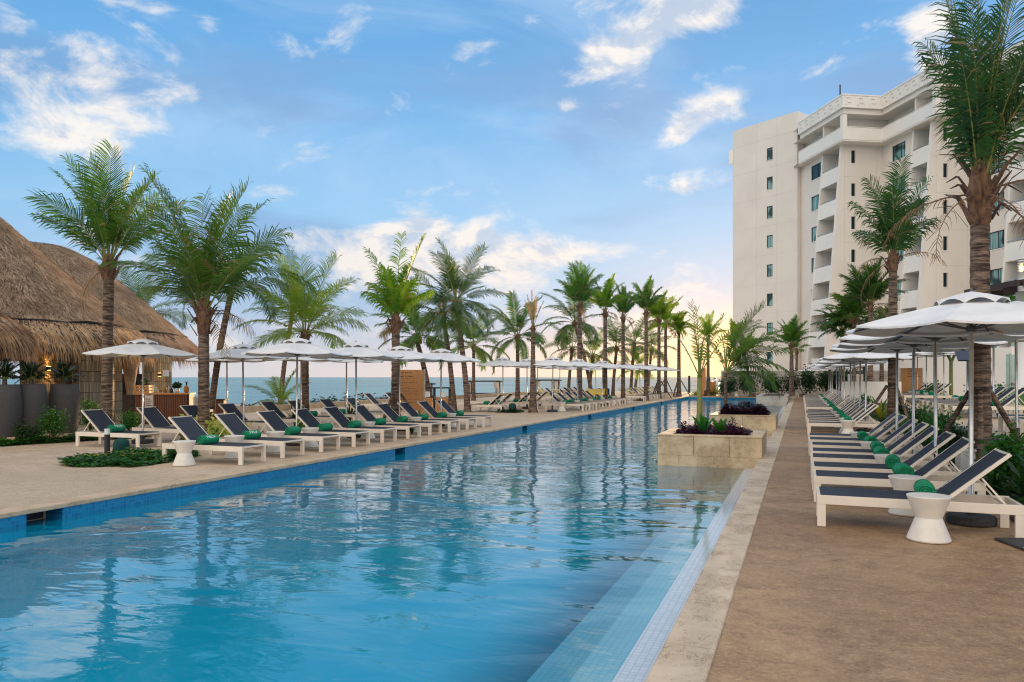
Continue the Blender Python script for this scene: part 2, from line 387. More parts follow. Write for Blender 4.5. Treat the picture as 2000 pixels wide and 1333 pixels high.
def m_pane():
    m, nt, b = newmat('pane'); E.nt = nt
    b.inputs['Roughness'].default_value = .06
    v = coords(nt, 'Object', (9, 9, .2)); n = E(nz(nt, v, 1.5, 2)).step(.42, .55)
    w = E(nz(nt, coords(nt, 'Object'), .45, 1)).step(.38, .46)
    nt.links.new(mixc(w, (.015, .05, .06), mixc(n, (.06, .22, .25), (.30, .48, .50))), b.inputs['Base Color'])
    b.inputs['Specular IOR Level'].default_value = .3
    return m
M['pane'] = m_pane()
M['pane_dark'] = pm('pane_dark', (.012, .03, .035), None, rough=.08, spec=.3)
def m_emit(name, c, s):
    m, nt, b = newmat(name); b.inputs['Base Color'].default_value = c+(1,); b.inputs['Emission Color'].default_value = c+(1,); b.inputs['Emission Strength'].default_value = s
    return m
M['lamp_glow'] = m_emit('lamp_glow', (1, .55, .15), 6.0)
M['fridge_glow'] = m_emit('fridge_glow', (.02, .06, .75), 1.0)
M['lamp_white'] = m_emit('lamp_white', (1, .9, .75), 1.2)

# ------------------------------------------------------------------ mesh helpers
class MB:
    def __init__(s): s.v = []; s.f = []; s.mi = []; s.uv = None
    def add(s, vs, fs, mi=0):
        o = len(s.v); s.v.extend([tuple(p) for p in vs]); s.f.extend([tuple(i+o for i in f) for f in fs]); s.mi.extend([mi]*len(fs)); return s
    def box(s, x0, x1, y0, y1, z0, z1, mi=0):
        return s.add([(x0, y0, z0), (x1, y0, z0), (x1, y1, z0), (x0, y1, z0), (x0, y0, z1), (x1, y0, z1), (x1, y1, z1), (x0, y1, z1)],
                     [(0, 3, 2, 1), (4, 5, 6, 7), (0, 1, 5, 4), (1, 2, 6, 5), (2, 3, 7, 6), (3, 0, 4, 7)], mi)
    def hexa(s, bot, top, mi=0):     # prism between two point loops
        n = len(bot); fs = [tuple(range(n))[::-1], tuple(range(n, 2*n))]
        for i in range(n): j = (i+1) % n; fs.append((i, j, n+j, n+i))
        return s.add(list(bot)+list(top), fs, mi)
    def beam(s, a, b, w, h, up=Vector((0, 0, 1)), mi=0):
        a, b = Vector(a), Vector(b); d = (b-a).normalized(); sd = d.cross(Vector(up))
        if sd.length < 1e-4: sd = d.cross(Vector((1, 0, 0)))
        sd.normalize(); u = sd.cross(d); q = [(-.5, -.5), (.5, -.5), (.5, .5), (-.5, .5)]
        return s.hexa([a+sd*w*i+u*h*j for i, j in q], [b+sd*w*i+u*h*j for i, j in q], mi)
    def tube(s, path, radii, n=8, mi=0, cap=True):
        path = [Vector(p) for p in path]; m = len(path)
        if not hasattr(radii, '__len__'): radii = [radii]*m
        vs, fs = [], []
        ref = Vector((1, 0, 0))
        for i, p in enumerate(path):
            t = (path[min(i+1, m-1)]-path[max(i-1, 0)]).normalized()
            if abs(t.dot(ref)) > .95: ref = Vector((0, 1, 0))
            a = t.cross(ref).normalized(); b = t.cross(a)
            for k in range(n):
                an = 2*PI*k/n; vs.append(p+(a*math.cos(an)+b*math.sin(an))*radii[i])
        for i in range(m-1):
            for k in range(n):
                k2 = (k+1) % n; fs.append((i*n+k, i*n+k2, (i+1)*n+k2, (i+1)*n+k))
        if cap: fs.append(tuple(range(n))); fs.append(tuple((m-1)*n+k for k in range(n))[::-1])
        return s.add(vs, fs, mi)
    def lathe(s, prof, n=24, c=(0, 0), a0=0, a1=2*PI, mi=0, cap=True):
        full = abs(a1-a0-2*PI) < 1e-6; cols = n if full else n+1
        vs, fs = [], []
        for r, z in prof:
            for k in range(cols):
                a = a0+(a1-a0)*k/n; vs.append((c[0]+r*math.cos(a), c[1]+r*math.sin(a), z))
        for i in range(len(prof)-1):
            for k in range(n):
                k2 = (k+1) % cols if full else k+1; fs.append((i*cols+k, i*cols+k2, (i+1)*cols+k2, (i+1)*cols+k))
        if cap and full:
            if prof[0][0] > 1e-4: fs.append(tuple(range(cols))[::-1])
            if prof[-1][0] > 1e-4: fs.append(tuple((len(prof)-1)*cols+k for k in range(cols)))
        return s.add(vs, fs, mi)
    def mesh(s, name, mats, smooth=False, angle=None):
        me = bpy.data.meshes.new(name); me.from_pydata(s.v, [], s.f); me.update()
        for m in (mats if isinstance(mats, (list, tuple)) else [mats]): me.materials.append(m)
        if any(s.mi): me.polygons.foreach_set('material_index', s.mi)
        if smooth: me.polygons.foreach_set('use_smooth', [True]*len(s.f))
        if s.uv:
            l = me.uv_layers.new(name='UVMap')
            l.data.foreach_set('uv', [c for p in s.uv for c in p])
        return me
    def build(s, name, mats, parent=None, smooth=False, bevel=0, fix=False):
        me = s.mesh(name, mats, smooth); o = bpy.data.objects.new(name, me); COL.objects.link(o)
        if parent: o.parent = parent
        if fix:
            import bmesh
            bm = bmesh.new(); bm.from_mesh(me); bmesh.ops.recalc_face_normals(bm, faces=bm.faces); bm.to_mesh(me); bm.free()
        if bevel:
            md = o.modifiers.new('bevel', 'BEVEL'); md.width = bevel; md.segments = 2; md.limit_method = 'ANGLE'
        return o
def tag(o, label=None, cat=None, group=None, kind=None):
    if label: o['label'] = label
    if cat: o['category'] = cat
    if group: o['group'] = group
    if kind: o['kind'] = kind
    return o
def thing(name, label, cat, loc=(0, 0, 0), rz=0, group=None):
    o = bpy.data.objects.new(name, None); COL.objects.link(o); o.location = loc; o.rotation_euler = (0, 0, rz)
    o.empty_display_size = .1
    return tag(o, label, cat, group)
def struct(name, mb, mats, **k):
    return tag(mb.build(name, mats, **k), kind='structure')
def dup(root, loc, rz=0.0, label=None, group=None, scale=None):
    def cp(o, par):
        c = o.copy(); COL.objects.link(c); c.parent = par
        for ch in KIDS.get(o.name, []): cp(ch, c)
        return c
    c = root.copy(); COL.objects.link(c); c.location = loc; c.rotation_euler = (0, 0, rz)
    if scale: c.scale = (scale,)*3
    for ch in KIDS.get(root.name, []): cp(ch, c)
    if label: c['label'] = label
    if group: c['group'] = group
    return c
KIDS = {}
def register(root):                  # remember the children of a prototype so dup() is quick
    KIDS[root.name] = [o for o in bpy.data.objects if o.parent == root]
    for k in KIDS[root.name]: register(k)
ORD = ['first', 'second', 'third', 'fourth', 'fifth', 'sixth', 'seventh', 'eighth', 'ninth', 'tenth', 'eleventh', 'twelfth', 'thirteenth', 'fourteenth', 'fifteenth', 'sixteenth', 'seventeenth', 'eighteenth', 'nineteenth', 'twentieth']
def nearest(i): return 'nearest' if i == 0 else ORD[i]+' nearest'
def text_obj(s, size, mat, name='lettering', extrude=.001):
    cu = bpy.data.curves.new('t', 'FONT'); cu.body = s; cu.size = size; cu.extrude = extrude; cu.align_x = 'CENTER'; cu.align_y = 'CENTER'
    o = bpy.data.objects.new('t', cu); COL.objects.link(o)
    dg = bpy.context.evaluated_depsgraph_get(); me = bpy.data.meshes.new_from_object(o.evaluated_get(dg))
    bpy.data.objects.remove(o); bpy.data.curves.remove(cu)
    me.materials.clear(); me.materials.append(mat); me.name = name
    return me
# ------------------------------------------------------------------ the setting: decks, pool, sea
PX0, PX1, PY0, PY1 = -8.95, -.79, -7.0, 64.0        # inside of the pool
WZ = -.20
# ground and decks (butted, never overlapping)
mb = MB()
mb.box(-.48, 2.35, -14, 13.2, -.3, 0); mb.box(2.35, 60, -14, 13.2, -.3, 0)
mb.box(-.48, 3.45, 13.2, 64.31, -.3, 0)
mb.box(-9.26, 3.45, 64.31, 84, -.3, 0)
mb.box(-9.26, -.48, -14, -7.31, -.3, 0)
struct('deck_right', mb, M['deck_right'])
mb = MB(); mb.box(-24, -9.26, -14, 84, -.3, 0)
mb.box(-60, -24, -14, 36, -.3, -.004)
struct('deck_left', mb, M['deck_left'])
mb = MB(); mb.box(3.45, 90, 13.2, 130, -.3, .5)
struct('terrace_paving', mb, M['deck_left'])
mb = MB()
g = [(-24, 36), (-24, 84), (3.45, 84), (3.45, 96)]
mb.add([(-24, 36, -.25), (-24, 84, -.25), (3.45, 84, -.25), (3.45, 130, -.25), (-12, 112, -1.6), (-62, 100, -1.6), (-60, 36, -1.5), (-75, -14, -1.5), (-60, -14, -.25), (-60, 36, -.25)],
       [(1, 2, 4, 5), (2, 3, 4), (0, 1, 5, 6), (6, 9, 0), (9, 6, 7, 8)])
struct('beach_sand', mb, M['sand'], fix=True)
mb = MB()
mb.add([(-9000, -9000, -1.15), (9000, -9000, -1.15), (9000, 24000, -1.15), (-9000, 24000, -1.15)], [(0, 1, 2, 3)])
sea = struct('sea_water', mb, M['sea'])
# copings
mb = MB(); mb.box(-.79, -.48, PY0-.31, PY1+.31, -.06, .012); c = struct('coping_right', mb, M['coping'], bevel=.012)
mb = MB(); mb.box(-9.26, -8.93, PY0-.31, PY1+.31, -.05, .012); c = struct('coping_left', mb, M['coping_left'], bevel=.012)
mb = MB(); mb.box(-8.93, -.79, PY1, PY1+.31, -.05, .010); mb.box(-8.93, -.79, PY0-.31, PY0, -.05, .010); struct('coping_ends', mb, M['coping_left'])
# pool shell
mb = MB(); mb.add([(PX0, PY0, -1.15), (-1.79, PY0, -1.15), (-1.79, PY1, -1.15), (PX0, PY1, -1.15)], [(0, 1, 2, 3)])
struct('pool_floor', mb, M['tile_floor'])
SK = [6.63, 15.6, 24.2, 32.7, 42.1, 51.3]
mb = MB(); y = PY0
for s in SK:
    mb.add([(PX0, y, -1.15), (PX0, s-.24, -1.15), (PX0, s-.24, -.05), (PX0, y, -.05)], [(0, 1, 2, 3)])
    mb.add([(PX0, s-.24, -1.15), (PX0, s+.24, -1.15), (PX0, s+.24, -.26), (PX0, s-.24, -.26)], [(0, 1, 2, 3)])
    y = s+.24
mb.add([(PX0, y, -1.15), (PX0, PY1, -1.15), (PX0, PY1, -.05), (PX0, y, -.05)], [(0, 1, 2, 3)])
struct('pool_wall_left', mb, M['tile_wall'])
mb = MB(); mb.add([(PX0, PY1, -1.15), (PX1, PY1, -1.15), (PX1, PY1, -.05), (PX0, PY1, -.05)], [(0, 3, 2, 1)])
mb.add([(PX0, PY0, -1.15), (PX1, PY0, -1.15), (PX1, PY0, -.05), (PX0, PY0, -.05)], [(0, 1, 2, 3)])
struct('pool_wall_ends', mb, M['tile_wall_far'])
for i, s in enumerate(SK):
    t = thing('pool_skimmer', '%s skimmer opening in the blue tiled left pool wall' % ('nearest' if i == 0 else ORD[i]+' along the pool, a'), 'skimmer', (PX0, s, 0), 0, 'skimmer openings in the left pool wall')
    b = MB(); x0 = -.42
    b.add([(0, -.24, -.26), (0, .24, -.26), (x0, .24, -.26), (x0, -.24, -.26)], [(0, 1, 2, 3)])
    b.add([(0, -.24, -.26), (x0, -.24, -.26), (x0, -.24, -.05), (0, -.24, -.05)], [(0, 1, 2, 3)])
    b.add([(0, .24, -.26), (x0, .24, -.26), (x0, .24, -.05), (0, .24, -.05)], [(3, 2, 1, 0)])
    b.add([(x0, -.24, -.26), (x0, .24, -.26), (x0, .24, -.05), (x0, -.24, -.05)], [(0, 1, 2, 3)])
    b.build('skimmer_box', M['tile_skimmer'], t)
    b = MB(); b.box(-.35, -.30, -.05, .20, -.19, -.055); b.build('weir_flap', M['dark'], t)
# steps along the right side: white ledge, then two paler treads
mb = MB()
mb.add([(-1.07, PY0, -.199), (PX1, PY0, -.188), (PX1, PY1, -.188), (-1.07, PY1, -.199)], [(0, 1, 2, 3)])
struct('pool_ledge', mb, M['tile_white'])
mb = MB()
mb.add([(-1.40, PY0, -.32), (-1.07, PY0, -.32), (-1.07, PY1, -.32), (-1.40, PY1, -.32)], [(0, 1, 2, 3)])
mb.add([(-1.07, PY0, -.32), (-1.07, PY1, -.32), (-1.07, PY1, -.199), (-1.07, PY0, -.199)], [(0, 1, 2, 3)])
struct('pool_step_upper', mb, M['tile_step'])
mb = MB()
mb.add([(-1.79, PY0, -.48), (-1.40, PY0, -.48), (-1.40, PY1, -.48), (-1.79, PY1, -.48)], [(0, 1, 2, 3)])
mb.add([(-1.40, PY0, -.48), (-1.40, PY1, -.48), (-1.40, PY1, -.32), (-1.40, PY0, -.32)], [(0, 1, 2, 3)])
mb.add([(-1.79, PY0, -1.15), (-1.79, PY1, -1.15), (-1.79, PY1, -.48), (-1.79, PY0, -.48)], [(0, 1, 2, 3)])
struct('pool_step_lower', mb, M['tile_step2'])
mb = MB(); mb.add([(PX0-.40, PY0, WZ), (PX1, PY0, WZ), (PX1, PY1, WZ), (PX0-.40, PY1, WZ)], [(0, 1, 2, 3)])
struct('pool_water', mb, M['water'])

# raised bed between the two right-hand rows, its stone edge, and the lawn behind
mb = MB()
edge = [(3.0, 9.5), (3.35, 11), (3.45, 13.2), (3.45, 60)]
for a, b_ in zip(edge, edge[1:]): mb.beam((a[0], a[1], .24), (b_[0], b_[1], .24), .16, .56)
tag(mb.build('stone_kerb', M['curb']), 'low grey stone kerb edging the raised terrace behind the right-hand loungers', 'kerb')
mb = MB(); pts = [(2.25, 7.5), (2.9, 9.5), (3.25, 11), (3.36, 13.2), (3.36, 60), (2.3, 60)]
mb.hexa([(x, y_, .0) for x, y_ in pts], [(x, y_, .05) for x, y_ in pts])
struct('planting_bed', mb, M['soil'])
mb = MB(); nx, ny = 14, 16; vs, fs = [], []
for j in range(ny+1):
    for i in range(nx+1):
        u, v = i/nx, j/ny; x = 6.6+u*16; y_ = 21+v*19
        h = min(1, u*7)*min(1, v*5)*min(1, (1-v)*4); h = h*h*(3-2*h)
        vs.append((x, y_, .502+h*(1.05+.25*math.sin(u*5+v*4))))
for j in range(ny):
    for i in range(nx): a = j*(nx+1)+i; fs.append((a, a+1, a+nx+2, a+nx+1))
mb.add(vs, fs); struct('lawn', mb, M['grass'], smooth=True)
# low beige wall at the sea edge of the left deck
mb = MB(); mb.box(-24.3, -24, 20, 84, -.3, .28)
tag(mb.build('seat_wall', M['coping_left']), 'low beige wall along the beach behind the left-hand loungers', 'wall')
# ------------------------------------------------------------------ hotel building (frame: a right, b ahead of the viewpoint)
hotel = thing('hotel_building', 'cream multi-storey hotel with balconies and a Greek key frieze along its roof', 'hotel')
def C2(a, b): return Vector((a, b))
def wp(p, z): return W(p.x, p.y, z)
def wall_holes(mb, p0, p1, z0, z1, holes, depth, nin):
    """flat wall p0->p1 (plan points) with rectangular holes (u0,u1,z0,z1) and reveals going along nin"""
    d = p1-p0; Lh = d.length; d = d/Lh
    us = sorted({0, Lh, *[h[0] for h in holes], *[h[1] for h in holes]}); zs = sorted({z0, z1, *[h[2] for h in holes], *[h[3] for h in holes]})
    for u0, u1 in zip(us, us[1:]):
        for a, b in zip(zs, zs[1:]):
            cu, cz = (u0+u1)/2, (a+b)/2
            if any(h[0] < cu < h[1] and h[2] < cz < h[3] for h in holes): continue
            q0, q1 = p0+d*u0, p0+d*u1
            mb.add([wp(q0, a), wp(q1, a), wp(q1, b), wp(q0, b)], [(0, 1, 2, 3)])
    for u0, u1, a, b in holes:
        q0, q1 = p0+d*u0, p0+d*u1; r0, r1 = q0+nin*depth, q1+nin*depth
        mb.add([wp(q0, a), wp(q1, a), wp(r1, a), wp(r0, a)], [(0, 1, 2, 3)]); mb.add([wp(q0, b), wp(q1, b), wp(r1, b), wp(r0, b)], [(3, 2, 1, 0)])
        mb.add([wp(q0, a), wp(r0, a), wp(r0, b), wp(q0, b)], [(0, 1, 2, 3)]); mb.add([wp(q1, a), wp(r1, a), wp(r1, b), wp(q1, b)], [(3, 2, 1, 0)])
def pbox(mb, p0, p1, n, t0, t1, z0, z1, mi=0):      # box along p0->p1, between offsets t0..t1 along n
    q = [p0+n*t0, p1+n*t0, p1+n*t1, p0+n*t1]
    mb.hexa([wp(k, z0) for k in q], [wp(k, z1) for k in q], mi)
def window(p0, p1, nin, u0, u1, z0, z1, depth, mull=True, name='window', pane='pane'):
    d = (p1-p0).normalized(); a, b = p0+d*u0, p0+d*u1; fr = MB(); w = .07; t = depth
    pbox(fr, a, b, nin, t-.06, t, z0, z0+w); pbox(fr, a, b, nin, t-.06, t, z1-w, z1)
    pbox(fr, a, a+d*w, nin, t-.06, t, z0+w, z1-w); pbox(fr, b-d*w, b, nin, t-.06, t, z0+w, z1-w)
    if mull: c = a+(b-a)*.62; pbox(fr, c-d*.03, c+d*.03, nin, t-.055, t, z0+w, z1-w)
    f = fr.build(name, M['frame'], hotel)
    pn = MB(); pn.add([wp(a+nin*(t-.02), z0), wp(b+nin*(t-.02), z0), wp(b+nin*(t-.02), z1), wp(a+nin*(t-.02), z1)], [(0, 1, 2, 3)])
    pn.build('pane', M[pane], f)
    si = MB(); pbox(si, a-d*.04, b+d*.04, nin, -.05, t-.06, z0-.06, z0+.003); si.build('sill', M['plaster2'], f)
    return f
# tower
TL, TR = C2(25.4, 85.4), C2(30.3, 78.8); tin = C2(.8, .6).normalized()
hw = .37; holes = []
dT = (TR-TL); LT = dT.length; uw = LT*.59
for k in range(8):
    zc = 26.15-3.2*k; holes.append((uw-hw, uw+hw, zc-.68, zc+.68))
mb = MB(); wall_holes(mb, TL, TR, 0, 29.9, holes, .14, tin)
B1, B2 = TL+tin*12, TR+tin*12
mb.add([wp(TL, 0), wp(B1, 0), wp(B1, 29.9), wp(TL, 29.9)], [(0, 1, 2, 3)])
mb.add([wp(TR, 0), wp(B2, 0), wp(B2, 29.9), wp(TR, 29.9)], [(3, 2, 1, 0)])
mb.add([wp(B1, 0), wp(B2, 0), wp(B2, 29.9), wp(B1, 29.9)], [(0, 1, 2, 3)])
mb.add([wp(TL, 29.9), wp(TR, 29.9), wp(B2, 29.9), wp(B1, 29.9)], [(0, 1, 2, 3)])
mb.build('tower_wall', M['plaster'], hotel)
mb = MB(); dt = dT.normalized(); nt_ = -tin
for u in (LT*.39, LT*.70, LT*.995):
    pbox(mb, TL+dt*(u-.008), TL+dt*(u+.008), -tin, 0.001, .012, 0, 29.85)
for k in range(9): pbox(mb, TL+dt*.01, TR-dt*.01, -tin, 0.001, .010, 27.9-3.2*k, 27.915-3.2*k)
mb.build('wall_joint', M['joint'], hotel)
for h in holes: window(TL, TR, tin, h[0], h[1], h[2], h[3], .14, mull=False)
# main block
n = C2(.137, -.990).normalized(); w = C2(.990, .137).normalized()   # n: towards the viewer, w: to the right
P = [C2(30.05, 78.0)]; P.append(P[0]+n*8.1); P.append(P[1]+w*4.0); P.append(P[2]+n*7.3); P.append(P[3]+w*3.7); P.append(P[4]+n*7.3); P.append(P[5]+w*4.0); P.append(P[6]+n*7.3); P.append(P[7]+w*14)
far = [P[8]-n*36, P[0]-n*2+w*.2]
ztop, zfr, zso, zp1, zp0 = 28.35, 27.12, 26.5, 25.25, 23.95
def ring(mb, pts, z0, z1, inset0=0, inset1=0, close=None):
    """vertical band following the zigzag, outer face at `inset` from the roof edge"""
    def off(i, s):
        a, b = None, None
        if i > 0: a = (pts[i]-pts[i-1]).normalized()
        if i < len(pts)-1: b = (pts[i+1]-pts[i]).normalized()
        a = a or b; b = b or a
        na, nb = C2(-a.y, a.x), C2(-b.y, b.x)          # left of travel = inwards
        k = na+nb; k = k/(k.dot(na)); return pts[i]+k*s
    o0 = [off(i, inset0) for i in range(len(pts))]; i0 = [off(i, inset1) for i in range(len(pts))]
    for i in range(len(pts)-1):
        q = [o0[i], o0[i+1], i0[i+1], i0[i]]
        mb.add([wp(k, z0) for k in q]+[wp(k, z1) for k in q], [(3, 2, 1, 0), (4, 5, 6, 7), (0, 1, 5, 4), (2, 3, 7, 6)])
    return o0
# inward is to the right of the travel far->near for u faces: use negative insets
def band(mb, z0, z1, o_out, o_in): return ring(mb, P, z0, z1, o_out, o_in)
mb = MB(); band(mb, zfr, ztop, 0, .35); band(mb, ztop-.10, ztop+.02, -.06, .40); band(mb, zfr-.02, zfr+.05, -.06, .1); FRB = mb.build('frieze_band', M['plaster2'], hotel)
mb = MB(); band(mb, zso, zfr-.02, .22, .6); mb.build('roof_fascia', M['plaster'], hotel)
mb = MB(); q = P+far; mb.add([wp(k, zso+.02) for k in q], [tuple(range(len(q)))]); mb.add([wp(k, ztop-.5) for k in q], [tuple(range(len(q)))]); mb.build('roof_slab', M['plaster2'], hotel)
# Greek key relief
FR = FRB
def key(p, d, nin, s, z0):
    T = .11; o = -.07
    mb = MB()
    def bar(u0, u1, a, b): pbox(mb, p+d*u0, p+d*u1, nin, o, 0.01, z0+a, z0+b)
    S = s
    bar(0, T, 0, S); bar(T, S*.80, S-T, S); bar(S*.80-T, S*.80, S*.30, S-T); bar(S*.35, S*.80-T, S*.30, S*.30+T); mb.build('greek_key', M['plaster2'], FR)
for i in range(len(P)-2):
    a, b = P[i], P[i+1]; d = (b-a).normalized(); Ls = (b-a).length; nin = C2(-d.y, d.x); c = max(1, int((Ls-.3)/.98)); st = (Ls-.3)/c
    for k in range(c): key(a+d*(.15+st*k+.1), d, nin, .78, zfr+.22)
# top floor: continuous balcony band with rail, wall behind
mb = MB(); band(mb, zp0, zp1, .05, .25); mb.build('balcony_parapet', M['plaster2'], hotel)
mb = MB(); q = [p for p in P]+far; mb.add([wp(k, zp0+.15) for k in q], [tuple(range(len(q)))]); mb.add([wp(k, zp0+.001) for k in q], [tuple(range(len(q)))]); mb.build('balcony_slab', M['plaster'], hotel)
mb = MB(); band(mb, zp1+.08, zp1+.13, .12, .17); mb.build('handrail', M['plaster2'], hotel)
for i in (1, 3, 5):                                   # posts at the outer corners
    mb = MB(); c = P[i]-n*.30+w*.30; pbox(mb, c-n*.22, c+n*.22, w, -.22, .22, zp0+.15, zso+.02); mb.build('corner_post', M['plaster2'], hotel)
WALL_T = 1.5
IN = .9
def o_at(z): return .65-1.85*max(0.0, (24.0-z)/23.0)    # outward batter of the balcony stacks (offset in w)
win_s = [(1.0, 2.9), (.25, 2.15), (.25, 2.15), (.25, 2.15)]
for fi, (i0, i1) in enumerate(((0, 1), (2, 3), (4, 5), (6, 7))):
    A, Bc = P[i0], P[i1]; Ls = (Bc-A).length; s1 = Ls-1.2; sb = 3.5
    EX = 0 if i0 == 0 else 1.2; wa, wb = A+w*IN-n*EX, A+w*IN+n*sb
    ws0, ws1 = win_s[fi]; ws0 += EX; ws1 += EX
    holes = [(ws0, ws1, 22.75-3.18*k-.75, 22.75-3.18*k+.75) for k in range(7)]
    mb = MB(); wall_holes(mb, wa, wb, 0, zp0, holes, .14, w)
    if i0 == 0: mb.add([wp(A-n*4+w*IN, 0), wp(A+w*IN, 0), wp(A+w*IN, zp0), wp(A-n*4+w*IN, zp0)], [(0, 1, 2, 3)])
    mb.build('window_wall', M['plaster'], hotel)
    for h in holes: window(wa, wb, w, h[0], h[1], h[2], h[3], .14)
    # top floor wall and window
    mb = MB(); ta, tb = A+w*1.5-n*1.3, A+w*1.5+n*(Ls-1.3); wall_holes(mb, ta, tb, zp0+.15, zso+.02, [(2.3, 4.3, zp0+.9, zso-.35)], .12, w)
    q0 = tb; q1 = tb+w*((P[i1+1]-P[i1]).length+.0)
    mb.add([wp(q0, zp0+.15), wp(q1, zp0+.15), wp(q1, zso+.02), wp(q0, zso+.02)], [(0, 1, 2, 3)]); mb.build('top_floor_wall', M['plaster'], hotel)
    window(ta, tb, w, 2.3, 4.3, zp0+.9, zso-.35, .12)
    mb = MB(); pbox(mb, A+n*4.3, A+n*4.5, w, .25, 1.5, zp0+.15, zso+.02); mb.build('divider_wall', M['plaster'], hotel)
    # recess behind the balconies
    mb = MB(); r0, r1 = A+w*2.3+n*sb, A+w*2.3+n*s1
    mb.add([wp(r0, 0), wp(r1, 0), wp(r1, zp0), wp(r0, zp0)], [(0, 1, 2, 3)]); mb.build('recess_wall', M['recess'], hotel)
    for k in range(7):
        zt = 22.05-3.18*k
        d0 = r0+n*.5; mb = MB(); pbox(mb, d0, d0+n*1.5, w, -.05, -.01, zt-1.2, zt+1.15); f = mb.build('balcony_door', M['frame'], hotel)
        pn = MB(); pbox(pn, d0+n*.1, d0+n*.72, w, -.065, -.052, zt-1.1, zt+1.05); pbox(pn, d0+n*.8, d0+n*1.4, w, -.065, -.052, zt-1.1, zt+1.05); pn.build('pane', M['pane'], f)
    # leaning fins either side of the stack
    for sA, sB, nm, mt in ((sb, sb+.18, 'balcony_fin', 'plaster2'), (s1-.32, s1, 'leaning_pier', 'plaster2')):
        mb = MB(); a, b = A+n*sA, A+n*sB; zt = zp0; wi = 2.3 if nm == 'balcony_fin' else .645; b = b-n*(0 if nm == 'balcony_fin' else .004); q = [a+w*wi, b+w*wi]
        if wi < 1: pbox(mb, a+w*(wi+.002), a+w*2.3, -n, -.07, 0, 0, zt)
        mb.add([wp(a+w*o_at(0), 0), wp(b+w*o_at(0), 0), wp(q[1], 0), wp(q[0], 0), wp(a+w*o_at(zt), zt), wp(b+w*o_at(zt), zt), wp(q[1], zt), wp(q[0], zt)],
               [(0, 1, 5, 4), (1, 2, 6, 5), (2, 3, 7, 6), (3, 0, 4, 7), (4, 5, 6, 7)]); mb.build(nm, M[mt], hotel)
    for k in range(7):
        z0 = 20.5-3.18*k; z1 = z0+1.5; mb = MB(); a, b = A+n*(sb+.18), A+n*(s1-.32)
        e = .06
        q0 = [a+w*(o_at(z0)+e), b+w*(o_at(z0)+e), b+w*(o_at(z0)+e+.14), a+w*(o_at(z0)+e+.14)]; q1 = [a+w*(o_at(z1)+e), b+w*(o_at(z1)+e), b+w*(o_at(z1)+e+.14), a+w*(o_at(z1)+e+.14)]
        mb.hexa([wp(p, z0) for p in q0], [wp(p, z1) for p in q1])
        pbox(mb, a, b, w, o_at(z0)+e+.14, 2.3, z0+.02, z0+.25)
        bl = mb.build('balcony', M['plaster2'], hotel)
        mb = MB(); pbox(mb, a, b, w, o_at(z1)+e+.03, o_at(z1)+e+.08, z1+.12, z1+.17)
        for t_ in (.02, .5, .98): c = a+(b-a)*t_; pbox(mb, c-n*.02, c+n*.02, w, o_at(z1)+e+.035, o_at(z1)+e+.075, z1, z1+.12)
        mb.build('handrail', M['steel'], bl)
    # slit-window wall facing the viewer
    c0 = A+n*s1; p0 = c0+w*.65; p1 = c0+w*(IN+(P[i1+1]-P[i1]).length)
    us = 1.0
    holes = [(us, us+.42, 22.85-3.18*k-.62, 22.85-3.18*k+.62) for k in range(7)]
    mb = MB(); wall_holes(mb, p0, p1, 0, zp0, holes, .2, -n)
    mb.add([wp(c0+w*o_at(0), 0), wp(p0, 0), wp(c0+w*o_at(zp0), zp0)], [(0, 1, 2)]); mb.build('slit_wall', M['plaster'], hotel)
    mb = MB(); de = (p1-p0).normalized()
    for k in range(8): pbox(mb, p0+de*.05, p1-de*.02, n, .001, .010, 24.1-3.18*k, 24.125-3.18*k)
    pbox(mb, p0+de*.30, p0+de*.325, n, .001, .010, 0.1, zp0-.02); pbox(mb, p1-de*.6, p1-de*.575, n, .001, .010, 0.1, zp0-.02)
    mb.build('wall_joint', M['joint'], hotel)
    for h in holes: window(p0, p1, -n, h[0], h[1], h[2], h[3], .2, mull=False, name='slit_window', pane='pane_dark')
# roof details
mb = MB(); mb.tube([W(31.2, 70.6, ztop), W(31.2, 70.6, ztop+1.1)], .07, 6); mb.build('roof_mast', M['dark'], hotel)
mb = MB(); mb.beam(W(35.6, 63.6, ztop), W(35.0, 63.4, ztop+.7), .12, .12); mb.build('roof_floodlight', M['dark'], hotel)
mb = MB(); mb.hexa([W(25.0, 85.6, 26.2), W(25.4, 85.3, 26.2), W(25.6, 85.8, 26.2)], [W(25.0, 85.6, 27.8), W(25.4, 85.3, 27.8), W(25.6, 85.8, 27.8)]); mb.build('wall_box', M['plaster2'], hotel)
# podium terrace in front of the hotel: white and stone walls with glass rails
def wallseg(name, pts, z0, z1, th, mat, label, cat):
    mb = MB()
    for a, b in zip(pts, pts[1:]):
        A, B = C2(*a), C2(*b); d = (B-A).normalized(); pbox(mb, A, B, C2(-d.y, d.x), 0, th, z0, z1)
    return tag(mb.build(name, mat), label, cat)
wallseg('retaining_wall', [(18.6, 66), (24.6, 61), (29.5, 56)], .0, 2.15, .3, M['pale_stone'], 'low pale stone retaining wall behind the shrubs at the foot of the hotel', 'wall')
wallseg('parapet_wall', [(24.8, 61.5), (30, 57), (31.5, 50)], 2.0, 3.2, .3, M['white'], 'white parapet wall above the pale stone wall at the hotel foot', 'wall')
wallseg('white_wall', [(24.8, 48), (27.6, 41), (34, 39.5)], .5, 3.3, .3, M['plaster2'], 'white garden wall behind the lawn on the right', 'wall')
wallseg('lawn_ramp_wall', [(14.9, 33.5), (17.1, 32.6)], .5, 1.45, .3, M['plaster2'], 'short white wall at the corner of the lawn', 'wall')
